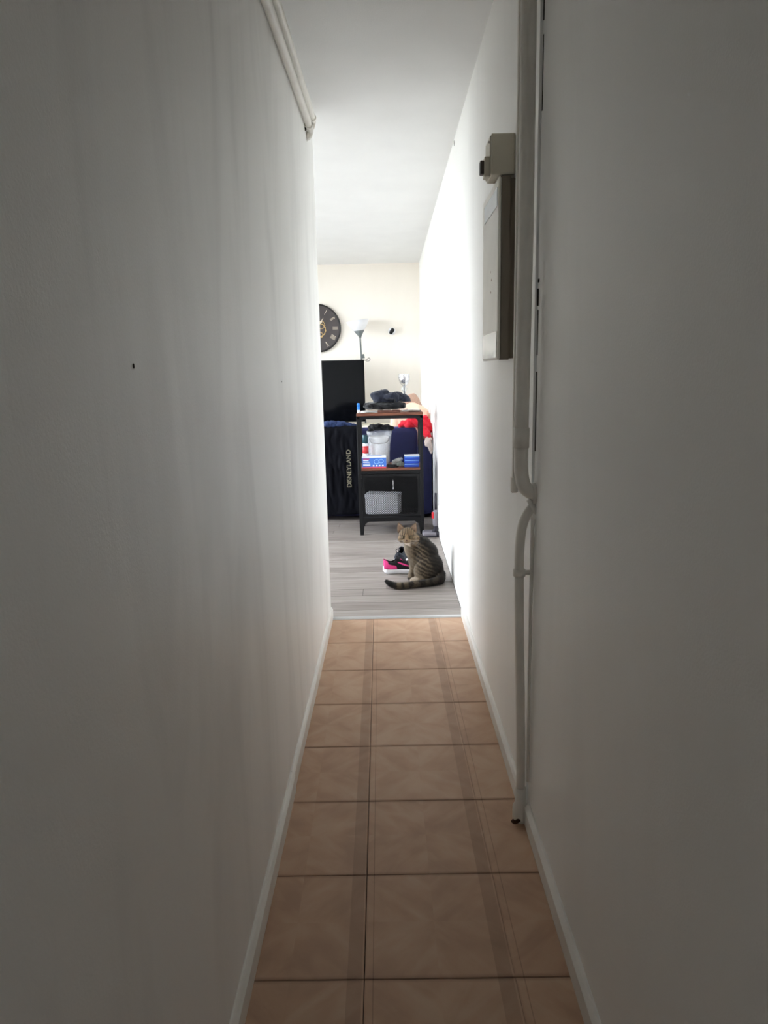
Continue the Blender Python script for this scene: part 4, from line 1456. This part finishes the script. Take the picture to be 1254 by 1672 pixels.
# ------------------------------------------------------------------ the cat
def build_cat():
    cy = 4.15
    HC = Vector((.096, 4.085, .292))                       # head centre
    face = Vector((-.10, -.985, .02)).normalized()          # where it looks
    side = face.cross(Vector((0, 0, 1))).normalized()       # towards the image left
    side = -side if side.x < 0 else side                    # +side = image right
    up = side.cross(face).normalized()
    if up.z < 0:
        up = -up

    def hd(a, b2, c):
        return HC + side * a + face * b2 + up * c
    bm = bmesh.new()
    # trunk: rump near the wall, chest towards the shoes
    ell(bm, (.238, 4.140, .088), (.088, .092, .088))
    ell(bm, (.270, 4.135, .070), (.058, .072, .068))
    ell(bm, (.215, 4.165, .155), (.082, .080, .085), (0, .25, 0))
    ell(bm, (.188, 4.165, .205), (.072, .064, .066), (0, .35, 0))
    ell(bm, (.158, 4.150, .243), (.052, .052, .048))
    ell(bm, (.128, 4.165, .190), (.050, .052, .070), (0, -.25, 0))
    ell(bm, (.150, 4.175, .130), (.048, .055, .075), (0, -.2, 0))
    # neck
    limb(bm, [(.165, 4.15, .240), (.130, 4.125, .262), (.105, 4.10, .280)], [.050, .048, .046], 4)
    # thigh on the near side and its hind paw
    ell(bm, (.205, 4.085, .070), (.072, .040, .068), (0, .3, 0))
    limb(bm, [(.185, 4.065, .028), (.155, 4.065, .020), (.125, 4.075, .017)], [.026, .021, .017], 5)
    # front legs
    limb(bm, [(.130, 4.170, .150), (.132, 4.165, .09), (.126, 4.155, .035), (.112, 4.135, .016)], [.036, .026, .019, .019], 6)
    limb(bm, [(.145, 4.205, .150), (.140, 4.215, .09), (.132, 4.22, .03), (.118, 4.215, .016)], [.034, .024, .018, .018], 6)
    # far hind paw
    limb(bm, [(.20, 4.215, .03), (.16, 4.235, .018)], [.026, .018], 5)
    # skull, cheeks, muzzle
    ell(bm, hd(0, .0, .005), (.054, .050, .048))
    ell(bm, hd(-.030, .008, -.014), (.030, .030, .026))
    ell(bm, hd(.030, .008, -.014), (.030, .030, .026))
    ell(bm, hd(-.011, .042, -.022), (.015, .017, .013))
    ell(bm, hd(.011, .042, -.022), (.015, .017, .013))
    ell(bm, hd(0, .038, -.035), (.015, .015, .011))
    limb(bm, [hd(0, .032, .022), hd(0, .044, .004), hd(0, .054, -.011)], [.017, .013, .009], 5)
    for sg in (-1, 1):
        ell(bm, hd(sg * .022, .033, .014), (.012, .010, .006))
    # tail lying on the floor, sweeping to the left
    tail = [Vector(p) for p in ((.305, 4.105, .040), (.300, 4.045, .028), (.255, 4.012, .024), (.195, 3.990, .022), (.130, 3.972, .021), (.070, 3.958, .020), (.025, 3.955, .021), (-.018, 3.968, .030), (-.040, 3.985, .042))]
    limb(bm, tail, [.036, .029, .025, .0235, .022, .0205, .0205, .018, .011], 6)
    me = fuse(bm, .0042, 5, .5)
    for v in me.vertices:
        if v.co.z < .001:
            v.co.z = .001
    tl = bend(tail, 8)

    # coat colours (sRGB 0-255)
    base = Vector(lin((98, 84, 66)))
    dark = Vector(lin((27, 23, 20)))
    mid = Vector(lin((66, 56, 45)))
    pale = Vector(lin((150, 134, 113)))
    white = Vector(lin((224, 210, 196)))
    tan = Vector(lin((150, 124, 94)))

    def mix(a, b2, f):
        f = max(0.0, min(1.0, f))
        return a * (1 - f) + b2 * f

    def sst(a, b2, x):
        x = max(0, min(1, (x - a) / (b2 - a)))
        return x * x * (3 - 2 * x)

    def colour(p, n):
        nz = noise.noise(p * 22)
        # tail
        dist, ti = min(((p - q).length, i) for i, q in enumerate(tl))
        tt = ti / (len(tl) - 1)
        d = p - HC
        h = Vector((d.dot(side), d.dot(face), d.dot(up)))
        if dist < .034 and tt > .17 and p.y < 4.065 and p.z < .07:
            if tt > .80:
                return dark * .6
            c = mix(mix(mid, base, .6), pale, sst(.024, .040, p.z) * .55 + .2 * nz)
            st = math.sin(tt * 50 + nz * 2.2 + .5 * math.sin(tt * 21))
            c = mix(c, dark, sst(-.2, .6, st) * .9)
            return mix(c, dark, sst(.75, .25, tt) * .80)
        if h.length < .082 and h.y > -.035 and p.z > .225:
            c = mix(base, tan, .45 + .2 * nz)
            # forehead lines, running up from the brows
            if h.z > .008:
                st = math.sin(h.x * 470 + nz * 1.4 + .8)
                c = mix(c, dark, sst(.15, .7, st) * sst(.055, .03, abs(h.x)) * .85)
            # cheek stripes
            if abs(h.x) > .022 and h.z < .015:
                st = math.sin((h.z + abs(h.x) * .35) * 300 + nz)
                c = mix(c, dark, sst(.2, .7, st) * .5)
            # dark eye line
            c = mix(c, dark, sst(.011, .004, abs(h.z - .002 - abs(h.x) * .12)) * sst(.046, .03, abs(h.x)) * sst(.007, .013, abs(h.x)) * .6)
            # bridge of the nose, muzzle, chin
            c = mix(c, tan * .9, sst(.011, .005, abs(h.x)) * sst(.028, .012, h.z) * sst(.02, .03, h.y))
            c = mix(c, mix(tan, pale, .5), sst(-.010, -.024, h.z) * sst(.016, .034, h.y) * sst(.028, .014, abs(h.x)))
            c = mix(c, white, sst(-.029, -.037, h.z) * sst(.026, .012, abs(h.x)))
            return c
        # trunk: dark along the spine side (towards the wall), paler flank, light chest and belly
        back = sst(-.05, .62, n.x * .9 - n.y * .05 + n.z * .35 + (p.x - .2) * 3.0)
        c = mix(base, mid, .4 + .4 * nz)
        wob = noise.noise(p * 14 + Vector((3, 1, 7))) * 2.2
        a = (p.z - .02) * 270 + (p.x - .2) * 130 + wob * 1.5 + noise.noise(p * 45) * 1.9
        st = math.sin(a)
        c = mix(c, dark, sst(.05, .85, st) * .85)
        c = mix(c, pale, sst(-.55, -.95, st) * .55)
        c = mix(c, dark, back * .93)
        chest = sst(.150, .105, p.x + (p.z - .2) * .25) * sst(.03, .06, p.z)
        c = mix(c, mix(pale, base, .35 + .4 * nz), chest * .75)
        belly = sst(.07, .02, p.z) * sst(.22, .17, p.x)
        c = mix(c, pale, belly * .7)
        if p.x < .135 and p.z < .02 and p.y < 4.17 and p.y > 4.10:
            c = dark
        if p.x < .16 and p.y < 4.10 and p.z < .04:
            c = mix(pale, white, .3)
        return c

    nv = len(me.vertices)
    cols = np.ones((nv, 4), np.float32)
    for i, v in enumerate(me.vertices):
        c = colour(v.co, v.normal)
        cols[i, :3] = (c.x, c.y, c.z)
    at = me.color_attributes.new('coat', 'FLOAT_COLOR', 'POINT')
    at.data.foreach_set('color', cols.ravel())
    cat = meshobj('cat', me, 'fur')
    cat.scale = (.95, 1, 1)
    cat.location = (.002, 0, 0)
    tag(cat, 'brown tabby cat sitting on the grey floor looking back over its shoulder', 'cat')

    # fur: short tapered hairs lying along the body
    me.calc_loop_triangles()
    nt_ = len(me.loop_triangles)
    tri = np.zeros(nt_ * 3, np.int32)
    me.loop_triangles.foreach_get('vertices', tri)
    tri = tri.reshape(-1, 3)
    co = np.zeros(nv * 3, np.float32)
    me.vertices.foreach_get('co', co)
    co = co.reshape(-1, 3)
    no = np.array([tuple(v.normal) for v in me.vertices], np.float32)
    rng = np.random.default_rng(5)
    a, b2, c = co[tri[:, 0]], co[tri[:, 1]], co[tri[:, 2]]
    area = np.linalg.norm(np.cross(b2 - a, c - a), axis=1)
    NH = 42000
    pick = rng.choice(nt_, NH, p=area / area.sum())
    r1, r2 = rng.random(NH), rng.random(NH)
    s1 = np.sqrt(r1)
    w = np.stack([1 - s1, s1 * (1 - r2), s1 * r2], 1)[:, :, None]
    P = (co[tri[pick]] * w).sum(1)
    Nn = (no[tri[pick]] * w).sum(1)
    Nn /= np.linalg.norm(Nn, axis=1, keepdims=True) + 1e-9
    Cc = (cols[tri[pick]][:, :, :3] * w).sum(1) * rng.uniform(.7, 1.35, (NH, 1))
    flow = np.tile(np.array([.35, -.1, -.9]), (NH, 1))
    hdist = np.linalg.norm(P - np.array(HC), axis=1)
    head = (hdist < .075) & (P[:, 2] > .235)
    flow[head] = (P[head] - np.array(HC + face * .05)) * 8
    tl_mask = (P[:, 1] < 4.04) & (P[:, 2] < .07)
    flow[tl_mask] = np.array([-1, -.15, .0])
    flow += rng.normal(0, .25, flow.shape)
    flow -= Nn * (flow * Nn).sum(1, keepdims=True)
    flow /= np.linalg.norm(flow, axis=1, keepdims=True) + 1e-9
    ln = np.where(head, .0050, .0105) * rng.uniform(.6, 1.2, NH)
    snout = head & (((P - np.array(HC)) @ np.array(face)) > .036)
    ln[snout] *= .35
    D = flow * .85 + Nn * .5
    D /= np.linalg.norm(D, axis=1, keepdims=True)
    S = np.cross(D, Nn)
    S /= np.linalg.norm(S, axis=1, keepdims=True) + 1e-9
    wd = np.where(head, .0006, .0009)[:, None]
    v0 = P - Nn * .001 + S * wd / 2
    v1 = P - Nn * .001 - S * wd / 2
    v2 = P + D * ln[:, None] * .6 - S * wd * .4
    v3 = P + D * ln[:, None] * .6 + S * wd * .4
    v4 = P + D * ln[:, None] - Nn * ln[:, None] * .12
    V = np.stack([v0, v1, v2, v3, v4], 1).reshape(-1, 3)
    V[:, 2] = np.maximum(V[:, 2], .0006)
    idx = np.arange(NH) * 5
    faces = np.concatenate([np.stack([idx, idx + 1, idx + 2, idx + 3], 1).ravel(), np.stack([idx + 3, idx + 2, idx + 4], 1).ravel()])
    hm = bpy.data.meshes.new('fur')
    hm.vertices.add(len(V))
    hm.vertices.foreach_set('co', V.ravel().astype(np.float32))
    hm.loops.add(len(faces))
    hm.loops.foreach_set('vertex_index', faces.astype(np.int32))
    hm.polygons.add(NH * 2)
    hm.polygons.foreach_set('loop_start', np.concatenate([np.arange(NH) * 4, NH * 4 + np.arange(NH) * 3]).astype(np.int32))
    hm.update(calc_edges=True)
    hc = np.ones((NH, 5, 4), np.float32)
    hc[:, :, :3] = Cc[:, None, :]
    ha = hm.color_attributes.new('coat', 'FLOAT_COLOR', 'POINT')
    ha.data.foreach_set('color', hc.ravel())
    tag(meshobj('fur', hm, 'strand', cat), 'short striped brown and black tabby fur', None, None, 'stuff')

    # ears: hollow tapering shells with paler inside
    for sg in (-1, 1):
        bc = hd(sg * .037, -.004, .035)
        tip = hd(sg * .055, -.004, .082)
        axis = (tip - bc).normalized()
        sd = (side - axis * side.dot(axis)).normalized()
        fr = axis.cross(sd)
        if fr.dot(face) < 0:
            fr = -fr
        lnn = (tip - bc).length

        def shell(scale, off, nu=10, nv=12):
            b = bmesh.new()
            vs = []
            for i in range(nu + 1):
                u = i / nu
                w_ = .026 * scale * (1 - u ** 1.5) ** .8 * (1 - .12 * u) + .0015
                rowv = []
                for j in range(nv + 1):
                    th = PI * (j / nv)
                    p = bc + axis * (lnn * u * (scale if scale < 1 else 1) - .008 * (1 - u)) + sd * (w_ * math.cos(th)) - fr * (w_ * .75 * math.sin(th)) + fr * off
                    rowv.append(b.verts.new(p))
                vs.append(rowv)
            for i in range(nu):
                for j in range(nv):
                    b.faces.new((vs[i][j], vs[i + 1][j], vs[i + 1][j + 1], vs[i][j + 1]))
            bmesh.ops.recalc_face_normals(b, faces=b.faces[:])
            bmesh.ops.solidify(b, geom=b.faces[:], thickness=.0022)
            return b
        er = obj('ear', shell(1.0, .004), M['ear'], cat, True)
        obj('inner_ear', shell(.84, .0060), M['ear_in'], er, True)
    # eyes, half closed against the light
    for sg in (-1, 1):
        ec = hd(sg * .0215, .0405, .003)
        b = bmesh.new()
        ell(b, ec, .0098)
        ey = obj('eye', b, 'eye', cat, True)
        b = bmesh.new()
        ell(b, ec + face * .0080 - up * .0005, (.0024, .0024, .0050), sub=2)
        obj('pupil', b, 'pupil', ey, True)
        for nm, o1, rot in (('eyelid', .0060, 1), ('eyelid', -.0066, -1)):
            b = bmesh.new()
            ell(b, ec + up * o1 + face * .0010, (.0105, .0095, .0050), (0, -sg * .06, 0))
            obj(nm, b, M['lid'], ey, True)
    b = bmesh.new()
    ell(b, hd(0, .0600, -.0135), (.0062, .0040, .0042), sub=2)
    obj('nose', b, 'nose', cat, True)
    b = tube(bmesh.new(), bend([hd(-.012, .050, -.032), hd(-.005, .0565, -.029), hd(0, .0575, -.025), hd(.005, .0565, -.029), hd(.012, .050, -.032)], 4), .0005, 6)
    obj('mouth', b, 'pupil', cat, True)
    for sg in (-1, 1):
        for k in range(5):
            p0 = hd(sg * .016, .050, -.018 - .003 * k)
            p1 = hd(sg * .055, .045, -.016 - .008 * k)
            p2 = hd(sg * .085, .030, -.024 - .013 * k)
            obj('whisker', T(bend([p0, p1, p2], 5), [.00032] * 8 + [.0002] * 3, 4), 'whisker', cat, True)


M['ear'] = material('tabby_ear_fur', (128, 108, 88), 0.9, var=0.25, scale=120, bump=0.2)
M['ear_in'] = material('pink_inner_ear', (172, 146, 126), 0.9, var=0.12, scale=90)
M['lid'] = material('dark_eyelid_fur', (78, 64, 48), 0.9, var=0.25, scale=160)
build_cat()
